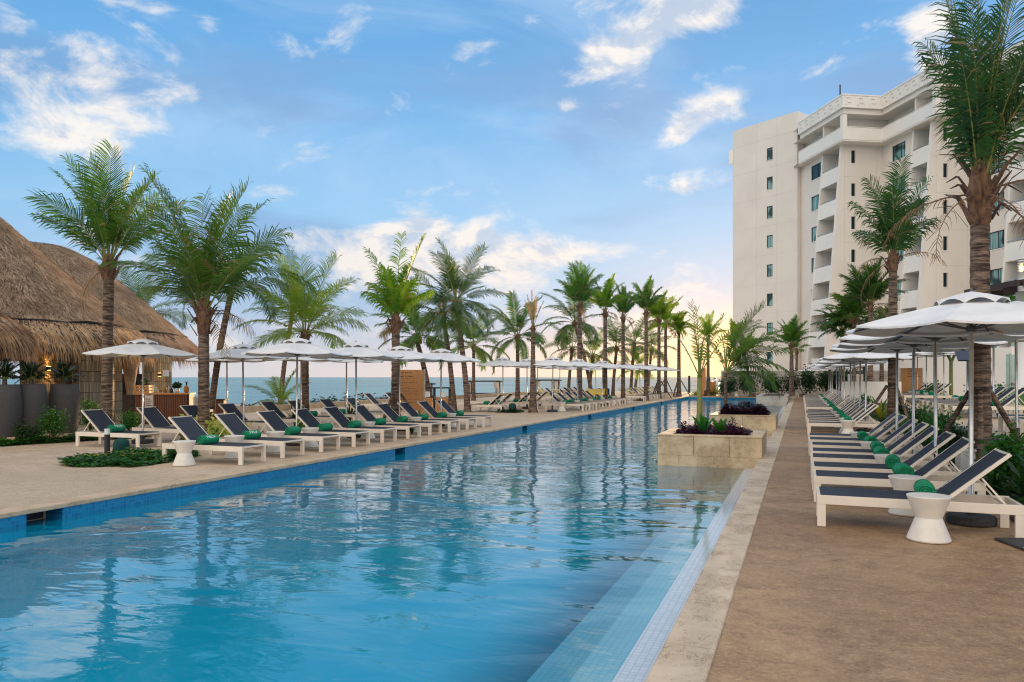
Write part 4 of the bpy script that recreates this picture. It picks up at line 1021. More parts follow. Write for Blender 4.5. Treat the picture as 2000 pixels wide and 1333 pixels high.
def make_umbrella(name='parasol', pole_h=2.22, rad=1.34, base=True):
    o = thing(name, 'prototype parasol', 'parasol'); zr, zt = pole_h, pole_h+.31
    mb = MB(); mb.tube([(0, 0, .02), (0, 0, zt+.02)], .025, 12); mb.build('pole', M['steel'], o, smooth=True)
    rings = 6; vs, fs = [], []; a_ = [PI/8+k*PI/4 for k in range(8)]; sub = 6
    for i in range(rings+1):
        t = i/rings; r = .16+(rad-.16)*t; z = zt-.03-(zt-zr-.03)*(.80*t+.20*t*t)
        for k in range(8):
            p0 = Vector((r*math.cos(a_[k]), r*math.sin(a_[k]), z)); k2 = (k+1) % 8; p1 = Vector((r*math.cos(a_[k2]), r*math.sin(a_[k2]), z))
            for j in range(sub):
                u = j/sub; p = p0.lerp(p1, u); sg = 4*u*(1-u); p.z += -.035*sg*t*(1-.0*t); p.x *= 1-.012*sg*t; p.y *= 1-.012*sg*t; vs.append(p)
    c = 8*sub
    for i in range(rings):
        for k in range(c): k2 = (k+1) % c; fs.append((i*c+k, (i+1)*c+k, (i+1)*c+k2, i*c+k2))
    b = len(vs)
    for k in range(c): p = vs[rings*c+k].copy(); p.z -= .022; vs.append(p)
    for k in range(c): k2 = (k+1) % c; fs.append((rings*c+k, b+k, b+k2, rings*c+k2))
    mb = MB(); mb.add(vs, fs); cn = mb.build('canopy', M['canopy'], o)
    # vent cap with scalloped edge
    vs, fs = [], []; rs = [(0.0, zt+.075), (.16, zt+.050), (.36, zt-.010)]
    vs.append((0, 0, zt+.085))
    for r, z in rs[1:]:
        for k in range(c):
            u = (k % sub)/sub; q = k//sub; p0 = Vector((r*math.cos(a_[q]), r*math.sin(a_[q]), z)); q2 = (q+1) % 8; p1 = Vector((r*math.cos(a_[q2]), r*math.sin(a_[q2]), z)); p = p0.lerp(p1, u); vs.append(p)
    for k in range(c): fs.append((0, 1+k, 1+(k+1) % c))
    for k in range(c): fs.append((1+k, 1+c+k, 1+c+(k+1) % c, 1+(k+1) % c))
    b = len(vs)
    for k in range(c): u = (k % sub)/sub; p = Vector(vs[1+c+k]); sc4 = 4*u*(1-u); p.x *= 1.06; p.y *= 1.06; p.z -= .065*(1-.9*sc4); vs.append(p)
    for k in range(c): k2 = (k+1) % c; fs.append((1+c+k, b+k, b+k2, 1+c+k2))
    mb = MB(); mb.add(vs, fs); mb.build('vent_cap', M['canopy'], cn)
    mb = MB(); mb.lathe([(0, zt+.08), (.015, zt+.085), (.012, zt+.12), (0, zt+.13)], 8); mb.build('finial', M['rib'], o)
    for k in range(8):
        mb = MB(); ca, sa = math.cos(a_[k]), math.sin(a_[k]); mb.beam((.03*ca, .03*sa, zt-.05), (rad*.98*ca, rad*.98*sa, zr-.022), .016, .024); mb.beam((.04*ca, .04*sa, zr-.03), (rad*.45*ca, rad*.45*sa, zr+.115), .013, .018); mb.build('rib', M['rib'], o)
    mb = MB(); mb.lathe([(.028, zr-.06), (.055, zr-.05), (.055, zr+.0), (.028, zr+.01)], 12, cap=False); mb.build('hub', M['rib'], o, smooth=True)
    if base:
        mb = MB(); mb.lathe([(.24, .004), (.25, .02), (.25, .085), (.235, .10), (.05, .105), (.045, .30), (.027, .31)], 28); mb.build('base', M['base'], o)
    register(o); return o
lounger = make_lounger(); table = make_table(); towel = make_towel(); parasol = make_umbrella()
USED = {'lounger': False, 'table': False, 'towel': False, 'parasol': False}
def place(kind, proto, loc, rz, label, group):
    if not USED[kind]:
        USED[kind] = True; proto.location = loc; proto.rotation_euler = (0, 0, rz); proto['label'] = label; proto['group'] = group
        return proto
    return dup(proto, loc, rz, label, group)
def lounger_row(x, ys, face, where, z=0.0, tables=(), towels=None, logo=0, group=None, jit=.012, tname='beside'):
    """face=0: foot at x, head towards +x;  face=1: foot at x, head towards -x.  ys = near edges; centre = +.34"""
    sgn = 1 if face == 0 else -1; G = group or where; n = len(ys)
    for i, y in enumerate(ys):
        c = y+.34; rz = (0 if face == 0 else PI)+rnd.uniform(-jit, jit)
        jx = rnd.uniform(-.03, .03)
        place('lounger', lounger, (x+jx, c, z), rz, '%s navy lounger in %s' % (nearest(i), where), 'navy sling loungers in '+G)
        if towels is None or i in towels:
            t = place('towel', towel, (x+jx+sgn*(1.07+rnd.uniform(-.02, .02)), c+rnd.uniform(-.06, .06), z+.335), rz+rnd.uniform(-.12, .12), 'green towel roll on the %s lounger in %s' % (nearest(i), where), 'rolled green towels in '+G)
            if logo and i in (logo if hasattr(logo, '__len__') else (0,)): add_logo(t, -1 if face == 1 else 1)
        if i in tables:
            ty = y+.68+((ys[i+1]-y-.68)/2 if i+1 < n else .30)
            place('table', table, (x+sgn*(1.05+rnd.uniform(-.04, .04)), ty, z), rnd.uniform(0, 6), 'white table beyond the %s lounger in %s' % (nearest(i), where), 'white hourglass side tables in '+G)
def para(x, y, label, group, z=0.0, s=None, tilt=None):
    p = place('parasol', parasol, (x, y, z), rnd.uniform(-.05, .05), label, group)
    p.rotation_euler = (R(rnd.uniform(-.7, .7)), R(rnd.uniform(-.7, .7)), rnd.uniform(-.12, .12))
    if s: p.scale = (s, s, s)
    return p
# right-hand row beside the pool
Rw = 'the front group right of the pool'
lounger_row(.158, [8.86, 10.54, 11.67, 13.0, 14.1, 15.4, 16.7, 17.95], 0, Rw, tables=(0, 2, 4, 6), towels=(0, 1, 2, 3, 4, 5, 6), jit=.006)
place('table', table, (1.2, 8.52, 0), 0, 'white table in front of the nearest lounger right of the pool', 'white hourglass side tables in '+Rw)
lounger_row(.16, [22.8+1.17*k for k in range(8)], 0, 'the middle group right of the pool', tables=(0, 2, 4, 6), jit=.005)
place('table', table, (1.2, 22.4, 0), 0, 'white table at the near end of the middle group right of the pool', 'white hourglass side tables in the middle group right of the pool')
lounger_row(.16, [34.9+1.22*k for k in range(19)], 0, 'the far group right of the pool', tables=(0, 2, 4, 6, 8, 10, 12, 14), towels=(0, 2, 3, 5, 6, 8, 11, 13, 16), jit=.008)
G = 'white parasols along the right side of the pool'
for i, y in enumerate([9.66, 11.98, 14.3, 16.65, 24.4, 26.8, 29.2, 31.6, 36.0, 38.6, 41.2, 43.8, 50.0, 53.0, 56.0]):
    para(1.78, y, ('largest white parasol with a steel pole over the nearest right-hand loungers' if i == 0 else '%s white parasol in the row right of the pool' % nearest(i)), G, z=(0.0 if i % 2 == 0 else .0))
# rows on the raised terrace
lounger_row(3.93, [15.6, 16.8, 17.95], 0, 'the nearest terrace group', z=.5, tables=(1,), towels=())
lounger_row(3.95, [23.8+1.15*k for k in range(6)], 0, 'the terrace group before the lawn', z=.5, tables=(0, 2, 4))
lounger_row(4.2, [36.7+1.16*k for k in range(9)], 0, 'the far terrace group', z=.5, tables=(0, 2, 4, 6))
G = 'white parasols on the raised terrace'
for x, y, l in ((3.65, 15.9, 'white parasol on a slim pole at the near right edge of the terrace'), (5.15, 24.9, 'white parasol over the terrace loungers before the lawn'), (5.8, 37.0, 'nearest white parasol over the far terrace loungers'), (5.5, 39.8, 'middle white parasol over the far terrace loungers'), (5.5, 42.6, 'farthest white parasol over the far terrace loungers')):
    para(x, y, l, G, z=.5 if y > 16 else .42)
# left-hand rows
La = 'the front row left of the pool'
lounger_row(-9.74, [11.07+1.262*k for k in range(10)], 1, La, tables=(0, 1, 2, 4, 6, 8), towels=range(10), logo=(0, 1), jit=.012)
place('table', table, (-10.74, 10.70, 0), 0, 'white hourglass side table in front of the nearest lounger left of the pool', 'white hourglass side tables in '+La)
lounger_row(-14.15, [12.75, 14.25, 15.7, 17.1, 19.0, 20.3, 22.0, 23.6], 1, 'the back row left of the pool', tables=(3, 5), towels=(0, 5, 6), logo=(0,), jit=.03)
G = 'white parasols over the near left loungers'
for i, (x, y) in enumerate([(-11.4, 14.87), (-11.35, 17.4), (-11.5, 20.0), (-11.3, 22.4)]):
    para(x, y, '%s white parasol over the front row left of the pool' % nearest(i), G)
for i, (x, y) in enumerate([(-15.3, 13.9), (-14.9, 17.05), (-14.85, 19.6), (-14.9, 22.2), (-18.0, 19.8)]):
    para(x, y, ['white parasol in front of the bar hut', 'second nearest white parasol over the back row left of the pool', 'third nearest white parasol over the back row left of the pool', 'farthest white parasol over the back row left of the pool', 'white parasol between the bar and the back row palms'][i], G)
# far left groups
lounger_row(-9.8, [34.6+1.33*k for k in range(9)], 1, 'the middle group left of the pool', tables=(1, 3, 5, 7), towels=range(9), jit=.01)
place('table', table, (-10.75, 34.2, 0), 0, 'white table at the near end of the middle group left of the pool', 'white hourglass side tables in the middle group left of the pool')
place('table', table, (-11.95, 33.6, 0), 0, 'white hourglass side table standing alone beside the small green bed', 'white hourglass side tables in the middle group left of the pool')
lounger_row(-10.0, [50.5+1.35*k for k in range(11)], 1, 'the far group left of the pool', tables=(0, 2, 4, 6), towels=(), jit=.01)
lounger_row(-14.95, [32.0, 33.3, 36.0, 37.3, 38.6], 0, 'the back group turned towards the pool', tables=(0,), towels=(0, 1, 2, 3), jit=.02)
lounger_row(-18.0, [31.0, 33.0, 35.0, 37.0], 1, 'the beach-side row by the leaning palms', towels=(), jit=.06)
lounger_row(-15.3, [47.5+1.4*k for k in range(9)], 1, 'the second far row left of the pool', towels=(), jit=.03)
G = 'white parasols along the far left side of the pool'
for i, (x, y) in enumerate([(-11.0, 33.5), (-10.85, 37.3), (-10.8, 42.3), (-10.5, 46.3), (-10.5, 51.6), (-10.5, 55.2), (-10.4, 58.5), (-10.8, 63.5)]):
    para(x, y, '%s white parasol in the far row left of the pool' % nearest(i), G)
for i, (x, y) in enumerate([(-13.5, 33.4), (-13.3, 36.3), (-14.2, 40.5), (-14.3, 45), (-14.6, 50), (-14.6, 55)]):
    para(x, y, '%s white parasol behind the far left row, nearer the beach' % nearest(i), G)
# draped towels on the far group
for i, (yy, x) in enumerate([(50.5, -10), (51.85, -10), (53.2, -10), (55.9, -10), (57.25, -10), (59.95, -10), (61.3, -10), (48.9, -15.3), (51.7, -15.3)]):
    mb = MB(); ca, sa = math.cos(R(41)), math.sin(R(41)); pts = [(-1.0, .36), (-1.22, .37), (-1.25-ca*.76, .39+sa*.76), (-1.27-ca*.76, .34+sa*.76), (-1.25-ca*.6, .33+sa*.55)]
    w_ = .24; vs = []
    for (px_, pz) in pts: vs += [(px_, -w_, pz), (px_, w_, pz)]
    mb.add(vs, [(2*k, 2*k+1, 2*k+3, 2*k+2) for k in range(4)]); o = mb.build('draped_towel', M['yellow_cloth']); o.location = (x, yy+.34, .0)
    tag(o, 'yellow towel draped on the %s towelled lounger of the far %s, left' % (nearest(i if i < 7 else i-7), 'group' if i < 7 else 'second row'), 'towel', 'yellow draped towels')
for i, (yy, x, mt, l) in enumerate([(44.0, -11.5, 'blue_cloth', 'bright blue towel hung over loungers behind the middle left group'), (42.6, -11.3, 'yellow_cloth', 'yellow inflatable-like towel bundle beside the blue towel')]):
    mb = leaf_ball(.01, 1, rnd); mb = MB(); vs = []; 
    for k in range(9):
        for j in range(4): vs.append((-.5+k*.14, (-.3, -.25, .25, .3)[j]+.02*math.sin(k*2), (.62, .95, .95, .62)[j]+.03*math.sin(k*1.7+j)))
    mb.add(vs, [(k*4+j, k*4+j+1, k*4+j+5, k*4+j+4) for k in range(8) for j in range(3)]); o = mb.build('draped_towel', M[mt], smooth=True); o.location = (x, yy, 0); tag(o, l, 'towel')
# far end: loungers facing the lens, table between
for i, a in enumerate([-2.1, .35, 1.85, 3.0, 4.3]):
    rz = PI/2
    pos = (a-4.2, 65.6, 0)
    place('lounger', lounger, pos, rz, '%s navy lounger from the left facing the pool at its far end' % ORD[i], 'navy loungers at the far end of the pool')
    place('towel', towel, (pos[0], 66.65, .335), PI/2, 'green rolled towel on the %s far-end lounger from the left' % ORD[i], 'rolled green towels at the far end of the pool')
place('table', table, (-5.1, 65.3, 0), 0, 'white hourglass side table at the far end of the pool', 'white hourglass side tables at the far end')
G = 'white parasols at the far end of the pool'
para(-5.3, 67.6, 'small bluish white parasol at the far end of the pool beside the tower', G); para(1.0, 69.5, 'white parasol at the far end behind the arching planter palm', G); para(3.2, 73, 'white parasol at the far end under the slim palm by the glass railing', G)
# square plate base at the near right edge
pb = thing('parasol_base_plate', 'flat dark square parasol base plate on the paving at the right edge', 'parasol base', (2.12, 8.62, 0), R(18)); mb = MB(); mb.box(-.24, .24, -.24, .24, .002, .028); mb.build('plate', M['base'], pb, bevel=.006); mb = MB(); mb.box(-.24, .24, -.24, -.22, .028, .034); mb.build('edge_trim', M['steel'], pb)

# ------------------------------------------------------------------ planters in the pool
def planter(x0, x1, y0, y1, zt, label, z0=-1.3, rim=.30, mat='coquina'):
    o = thing('stone_planter', label, 'planter', (x0, y0, 0), 0, 'stone planters standing in the pool'); w_, d_ = x1-x0, y1-y0
    mb = MB()
    def ringbox(e, za, zb, top=True):
        X0, X1, Y0, Y1 = -e, w_+e, -e, d_+e
        mb.box(X0, X1, Y0, Y0+rim, za, zb); mb.box(X0, X1, Y1-rim, Y1, za, zb); mb.box(X0, X0+rim, Y0+rim, Y1-rim, za, zb); mb.box(X1-rim, X1, Y0+rim, Y1-rim, za, zb)
    ringbox(0, .016, zt-.03); ringbox(.012, zt-.03, zt)
    mb.build('wall', M[mat], o, bevel=.008)
    mb = MB(); mb.box(.0, w_-.056, 0.001, d_-.001, z0, .016); mb.build('plinth', M[mat], o)
    # open joints between the blocks
    mb = MB()
    for k, u in enumerate((.74, 1.45) if w_ > 2 else (1.0,)): mb.box(u, u+.008, -.004, 0.0, .03, zt-.035); mb.box(u-.30, u-.293, -.003, 0.002, -.14, .014)
    mb.build('joint', M['soil'], o)
    mb = MB(); mb.box(rim, w_-rim, rim, d_-rim, zt-.10, zt-.03); mb.build('soil', M['soil'], o)
    return o
planter(-2.82, -.735, 15.68, 17.80, .45, 'nearest stone planter in the pool with purple plants and green blades')
planter(-2.72, -.735, 24.3, 26.5, .46, 'second stone planter in the pool with a thick mound of dark purple plants')
planter(-2.75, -.80, 51.0, 60, .42, 'farthest pale grey planter in the pool at the foot of the shrubs', mat='pale_stone')
def ground_plants(name, x0, x1, y0, y1, z, n, rg, size, h, mats, label, cat, shape=None, kind='stuff', up=.5):
    mb = MB()
    for k in range(n):
        x, y = rg.uniform(x0, x1), rg.uniform(y0, y1)
        if shape:
            for _ in range(20):
                if shape(x, y): break
                x, y = rg.uniform(x0, x1), rg.uniform(y0, y1)
            else: continue
        cx, cy = (x-(x0+x1)/2)/((x1-x0)/2), (y-(y0+y1)/2)/((y1-y0)/2)
        hh = h*(.35+.65*(1-min(1, max(abs(cx), abs(cy)))**3))*(.6+.5*math.sin(x*5.1+1)*math.sin(y*4.3)+.2)
        b = Vector((x, y, z+hh*rg.uniform(.15, 1)))
        a = rg.uniform(0, 2*PI); d = Vector((math.cos(a), math.sin(a), rg.uniform(-.4, up))).normalized(); s = size*rg.uniform(.6, 1.4); sd = d.cross(Vector((rg.uniform(-.3, .3), rg.uniform(-.3, .3), 1))).normalized()*s*.26
        m_ = 0 if rg.random() < .65 else 1
        mb.add([b, b+d*s*.5+sd, b+d*s, b+d*s*.5-sd], [(0, 1, 2, 3)], m_)
    return tag(mb.build(name, mats), label, cat, kind=kind)
rg = random.Random(11)
ground_plants('purple_ground_cover', -2.50, -1.04, 16.0, 17.48, .42, 5200, rg, .085, .20, [M['purple'], M['purple_dark']], 'reddish purple leafy ground cover filling the nearest pool planter', 'ground cover')
ground_plants('purple_ground_cover', -2.46, -1.0, 24.55, 26.25, .42, 7500, rg, .095, .40, [M['purple_dark'], M['purple_dark']], 'dark purple mounded ground cover filling the second pool planter', 'ground cover')
def sprig(x, y, z, h, n, rg, mat, name, label, cat, lean=.25, group=None, spread=.04, lsize=.09):
    mb = MB()
    for s in range(n):
        a = rg.uniform(0, 6.28); p = Vector((x+rg.uniform(-spread, spread), y+rg.uniform(-spread, spread), z)); q = p+Vector((lean*math.cos(a)*h*rg.random(), lean*math.sin(a)*h*rg.random(), h*rg.uniform(.6, 1)))
        mb.beam(p, q, .006, .006)
        for k in range(9):
            t = .25+.75*k/8; b = p.lerp(q, t); a2 = rg.uniform(0, 6.28); d = Vector((math.cos(a2), math.sin(a2), rg.uniform(.1, .8))).normalized(); s_ = lsize*rg.uniform(.7, 1.2); sd = d.cross(Vector((0, 0, 1))).normalized()*s_*.25
            mb.add([b, b+d*s_*.5+sd, b+d*s_, b+d*s_*.5-sd], [(0, 1, 2, 3)])
    return tag(mb.build(name, M[mat]), label, cat, group)
sprig(-1.35, 16.4, .42, .38, 6, rg, 'purple_dark', 'purple_shoots', 'tall dark purple shoots rising right of the green blades', 'plant')
sprig(-2.36, 16.3, .42, .26, 6, rg, 'purple', 'purple_shoots', 'purple shoots at the left end of the nearest pool planter', 'plant')
def blades(x, y, z, h, n, rg, label, mat='leaf', name='bladed_plant', wd=.035, sprd=.7, group=None, arch=.5):
    mb = MB()
    for k in range(n):
        a = 6.28*k/n+rg.uniform(-.3, .3); L = h*rg.uniform(.6, 1.1); out = rg.uniform(.15, sprd); pts = []
        for j in range(6):
            t = j/5; r = L*out*(t**1.3); zz = L*(t-arch*.5*out*t*t*t); pts.append(Vector((math.cos(a)*r, math.sin(a)*r, zz)))
        sd = Vector((-math.sin(a), math.cos(a), 0)); vs = []
        for j, p in enumerate(pts):
            w_ = wd*(.6+.8*math.sin(PI*min(1, .15+j/5*.8)))*(1 if j < 5 else .05); vs += [p-sd*w_+Vector((0, 0, .25*w_)), p, p+sd*w_+Vector((0, 0, .25*w_))]
        fs = []
        for j in range(5): b = j*3; fs += [(b, b+1, b+4, b+3), (b+1, b+2, b+5, b+4)]
        mb.add(vs, fs)
    o = mb.build(name, M[mat], smooth=True); o.location = (x, y, z); return tag(o, label, 'plant', group)
G = 'green bladed plants in the nearest planter'
blades(-1.95, 16.22, .38, .52, 16, rg, 'left clump of glossy green blades in the nearest pool planter', group=G)
blades(-1.58, 16.22, .38, .46, 15, rg, 'right clump of glossy green blades in the nearest pool planter', group=G)
# small dark bollard head behind the blades (planter speaker)
sp = thing('garden_speaker', 'dark green dome garden speaker among the purple plants of the nearest planter', 'speaker', (-2.1, 17.15, .40))
mb = MB(); mb.lathe([(.12, 0), (.15, .10), (.16, .24), (.14, .32), (.06, .37), (0, .38)], 20); mb.build('dome', M['green_plastic'], sp, smooth=True); mb = MB(); mb.lathe([(.155, .05), (.162, .06), (.162, .075), (.155, .085)], 20, cap=False); mb.build('grille_band', M['dark'], sp)
def speaker(x, y, s, label):
    o = thing('garden_speaker', label, 'speaker', (x, y, 0), 0); o.scale = (s, s, s)
    mb = MB(); mb.lathe([(.155, .13), (.16, .16), (.155, .27), (.13, .335), (.07, .365), (0, .37)], 24); mb.build('hood', M['green_plastic'], o, smooth=True)
    for k in range(6): mb = MB(); a = k*PI/3; c, s_ = math.cos(a), math.sin(a); mb.beam((.15*c, .15*s_, .15), (.175*c, .175*s_, 0), .05, .02, up=Vector((c, s_, 0))); mb.build('leg', M['green_plastic'], o)
    mb = MB(); mb.lathe([(.10, 0), (.11, .15)], 16); mb.build('speaker_core', M['dark'], o)
    return o
speaker(-13.25, 11.5, 1.0, 'dark green mushroom-shaped garden speaker in the small bed left of the pool')
speaker(-12.6, 32.4, 1.15, 'dark green garden speaker beside the far table left of the pool')
def bollard(x, y, h, label, z=0):
    o = thing('bollard_light', label, 'bollard', (x, y, z)); mb = MB(); mb.lathe([(.052, 0), (.052, h-.11)], 20); mb.build('post', M['dark'], o, smooth=False)
    mb = MB(); mb.lathe([(.050, h-.109), (.050, h-.012)], 20, cap=False); mb.build('diffuser', M['lamp_white'] if h < .5 else M['white'], o, smooth=True)
    mb = MB(); mb.lathe([(.056, h-.012), (.056, h), (0, h+.003)], 20); mb.build('cap', M['white'], o); return o
bollard(-13.0, 10.95, .61, 'black bollard light with a pale top in the small bed left of the pool')
bollard(6.2, 56.0, .45, 'small black bollard light with a lit top by the far hedge', .5); bollard(7.4, 58, .7, 'taller black bollard light by the far hedge', .5)
bollard(-7.9, 67, .6, 'short dark bollard at the far end near the gate')
# small bed with creeping leaves
def bed_shape(x, y):
    u = ((x+12.45)/1.0); v = ((y-11.1)/1.35); return u*u+v*v < 1 and x < -11.6 or (abs(x+11.7) < .35 and abs(y-10.55) < .5)
mb = MB(); vs = [(-12.45+.95*math.cos(2*PI*k/40), 11.1+1.3*math.sin(2*PI*k/40), .006) for k in range(40)]; mb.add(vs, [tuple(range(40))]); struct('bed_soil', mb, M['soil'])
ground_plants('creeping_ground_cover', -13.5, -11.3, 9.7, 12.5, .0, 6500, rg, .095, .17, [M['leaf'], M['leaf_dark']], 'low creeping green ground cover in the small bed left of the pool', 'ground cover', bed_shape)
fl = MB()
for k in range(16):
    x, y = rg.uniform(-12.9, -12.0), rg.uniform(10.2, 11.6); fl.lathe([(0, .15), (.022, .16), (.028, .17)], 6, c=(x, y), cap=False)
tag(fl.build('yellow_flowers', M['leaf_yellow']), 'tiny yellow flowers dotted over the creeping plants in the small bed', 'flowers', kind='stuff')
def strip_shape(a0, b0, a1, b1, w_):
    A, B = W(a0, b0), W(a1, b1)
    def f(x, y):
        p = Vector((x, y, 0)); d = B-A; t = max(0, min(1, (p-A).dot(d)/d.length_squared)); return (p-A-d*t).length < w_
    return f
ground_plants('creeping_ground_cover', -21.5, -13.6, 9.2, 16.5, .0, 9000, rg, .10, .16, [M['leaf'], M['leaf_dark']], 'creeping green ground cover in the bed along the low kerb by the pots', 'ground cover', strip_shape(-12.9, 17.3, -10.4, 20.4, .42))
ground_plants('creeping_ground_cover', -13.2, -12.2, 31.8, 33.0, .0, 900, rg, .12, .16, [M['leaf_dark'], M['leaf_dark']], 'small patch of green ground cover under the far garden speaker', 'ground cover')
def shrub(a, b, z, r, h, n, label, mat='leaf_dark', name='shrub', size=.06, group=None, world=False):
    g2 = random.Random(int(abs(a*100+b*7))); p = Vector((a, b, z)) if world else W(a, b, z); o = thing(name, label, 'shrub', p, 0, group)
    mb = MB(); tips = []
    for k in range(7): an = g2.uniform(0, 6.28); q = Vector((math.cos(an)*r*.7*g2.random(), math.sin(an)*r*.7*g2.random(), h*g2.uniform(.55, .95))); mb.tube([(0, 0, 0), q*.5+Vector((0, 0, .05*h)), q], [.014, .01, .005], 5); tips.append(q); tips.append(q*.7)
    mb.build('stems', M['bark'], o)
    mb = MB()
    for k in range(n):
        c = g2.choice(tips); v = Vector((g2.gauss(0, 1), g2.gauss(0, 1), g2.gauss(0, 1)))*r*.27+c
        if v.z < .04: continue
        d = Vector((g2.gauss(0, 1), g2.gauss(0, 1), g2.gauss(.3, .7))).normalized(); s_ = size*g2.uniform(.6, 1.3); sd = d.cross(Vector((g2.gauss(0, 1), g2.gauss(0, 1), g2.gauss(0, 1)))).normalized()*s_*.32
        mb.add([v, v+d*s_*.5+sd, v+d*s_, v+d*s_*.5-sd], [(0, 1, 2, 3)])
    mb.build('foliage', M[mat], o); return o
shrub(-11.55, 18.7, 0, .38, .72, 1500, 'bushy young shrub in front of the rightmost grey pot', 'leaf')
shrub(-12.0, 18.3, 0, .30, .45, 900, 'low round shrub left of the bushy shrub by the pots')
shrub(-11.35, 20.0, 0, .34, 1.0, 1300, 'taller light green shrub at the foot of the bamboo wall', 'leaf')
shrub(-10.6, 20.6, 0, .35, .6, 900, 'shrub behind the lounger at the foot of the bamboo wall', 'leaf')
for i, (a, b, l) in enumerate([(-8.35, 19.2, 'pale leafy hosta-like plant below the bar counter'), (-8.9, 20.8, 'second pale leafy plant by the bar counter'), (-7.45, 18.6, 'yellow-green leafy plant behind the front row palm')]):
    shrub(a, b, 0, .38, .42, 420, l, 'leaf_pale', 'leafy_plant', .15)
def wl(a, b): p = W(a, b); return p.x, p.y
for i, (a, b, h, m_, l) in enumerate([(-6.55, 17.6, .75, 'leaf_yellow', 'yellow-green croton blades right of the thick left palm trunk'), (-6.9, 18.8, .6, 'leaf_yellow', 'smaller yellow croton blades behind the thick left palm trunk'), (-8.9, 22.5, .6, 'leaf_yellow', 'thin yellow blades at the foot of the bar counter'),
        (-7.0, 24.0, .85, 'leaf_dark', 'spiky dark agave between the back row parasol poles'), (-6.0, 27.5, .8, 'leaf_dark', 'spiky dark plant behind the middle of the back row'), (-6.3, 22.0, .45, 'leaf', 'low green blades between the two left rows'),
        (-4.1, 19.4, .4, 'leaf', 'low green blades under the second front row parasol'), (-2.9, 21.5, .4, 'leaf', 'low green blades under the third front row parasol')]):
    x, y = wl(a, b); blades(x, y, 0, h, 18, rg, l, m_, wd=.022, sprd=.8)
# bed behind the right-hand loungers
for i, (x, y, h, m_, l) in enumerate([(2.75, 10.2, .75, 'leaf_dark', 'broad dark green blades at the right edge of the bed'), (2.7, 11.3, .7, 'leaf_dark', 'second clump of dark green blades behind the nearest right loungers'), (2.6, 12.4, .65, 'leaf', 'third clump of green blades behind the nearest right loungers'), (2.85, 13.5, .8, 'leaf_dark', 'dark blades at the foot of the large right palm'),
        (2.6, 17.2, .8, 'leaf', 'green blades in the bed beyond the large right palm'), (2.75, 19.5, .7, 'leaf', 'green blades midway between the two right palms'), (2.5, 22.3, .7, 'leaf', 'green blades before the second right palm'), (2.8, 26.5, .8, 'leaf_yellow', 'tall yellow-green blades beyond the second right palm'), (2.6, 29.2, .9, 'leaf_yellow', 'yellow-green blades behind the middle right group'), (2.9, 33, .9, 'leaf', 'green blades behind the far right group'), (2.7, 37, 1.0, 'leaf', 'farthest green blades in the right bed')]):
    blades(x, y, .05, h, 14, rg, l, m_, wd=.028, sprd=.8)
for i, (x, y, l) in enumerate([(2.7, 15.4, 'leafy shrub just beyond the large right palm'), (2.75, 18.4, 'leafy shrub in the right bed beyond the parasol poles'), (2.85, 21.0, 'leafy shrub before the second right palm'), (2.7, 12.0, 'leafy shrub behind the nearest right loungers'), (2.9, 25.3, 'dark leafy shrub beside the second right palm'), (2.5, 35.0, 'dark shrub beside the far right group')]):
    shrub(x, y, .05, .42, .75, 1100, l, 'leaf' if i % 2 else 'leaf_dark', world=True, size=.075)
ground_plants('bed_ground_cover', 2.35, 3.3, 8.6, 34, .03, 12000, rg, .12, .16, [M['leaf_dark'], M['leaf']], 'dark green ground cover along the bed behind the right-hand loungers', 'ground cover')
# far hedge at the end of the pool and by the hotel
for i, (a, b, h) in enumerate([(21.5, 57, 1.5), (22.7, 56.5, 1.7), (23.9, 56.5, 1.6), (25.0, 56, 1.8), (26.1, 56, 1.6), (20.2, 57.8, 1.3), (18.8, 59.5, 1.4), (17.4, 60.5, 1.0), (31, 52, 1.9), (32, 50, 2.0), (29.5, 53.5, 1.5)]):
    shrub(a, b, .3, 1.0, h, 1500, '%s dark shrub from the left in the hedge along the hotel wall' % ORD[i], 'leaf_dark', 'hedge_shrub', .16, 'dark shrubs in the hedge along the hotel wall')
ground_plants('dune_plants', -9.2, -1, 68, 72, .0, 2600, rg, .35, .7, [M['leaf_pale'], M['leaf']], 'light green dune plants between the far deck and the sea', 'ground cover')
ground_plants('beach_creepers', -26.8, -24.6, 28, 48, -.1, 2600, rg, .28, .6, [M['leaf_dark'], M['purple_dark']], 'dark creeping plants on the sand behind the low beach wall', 'ground cover')
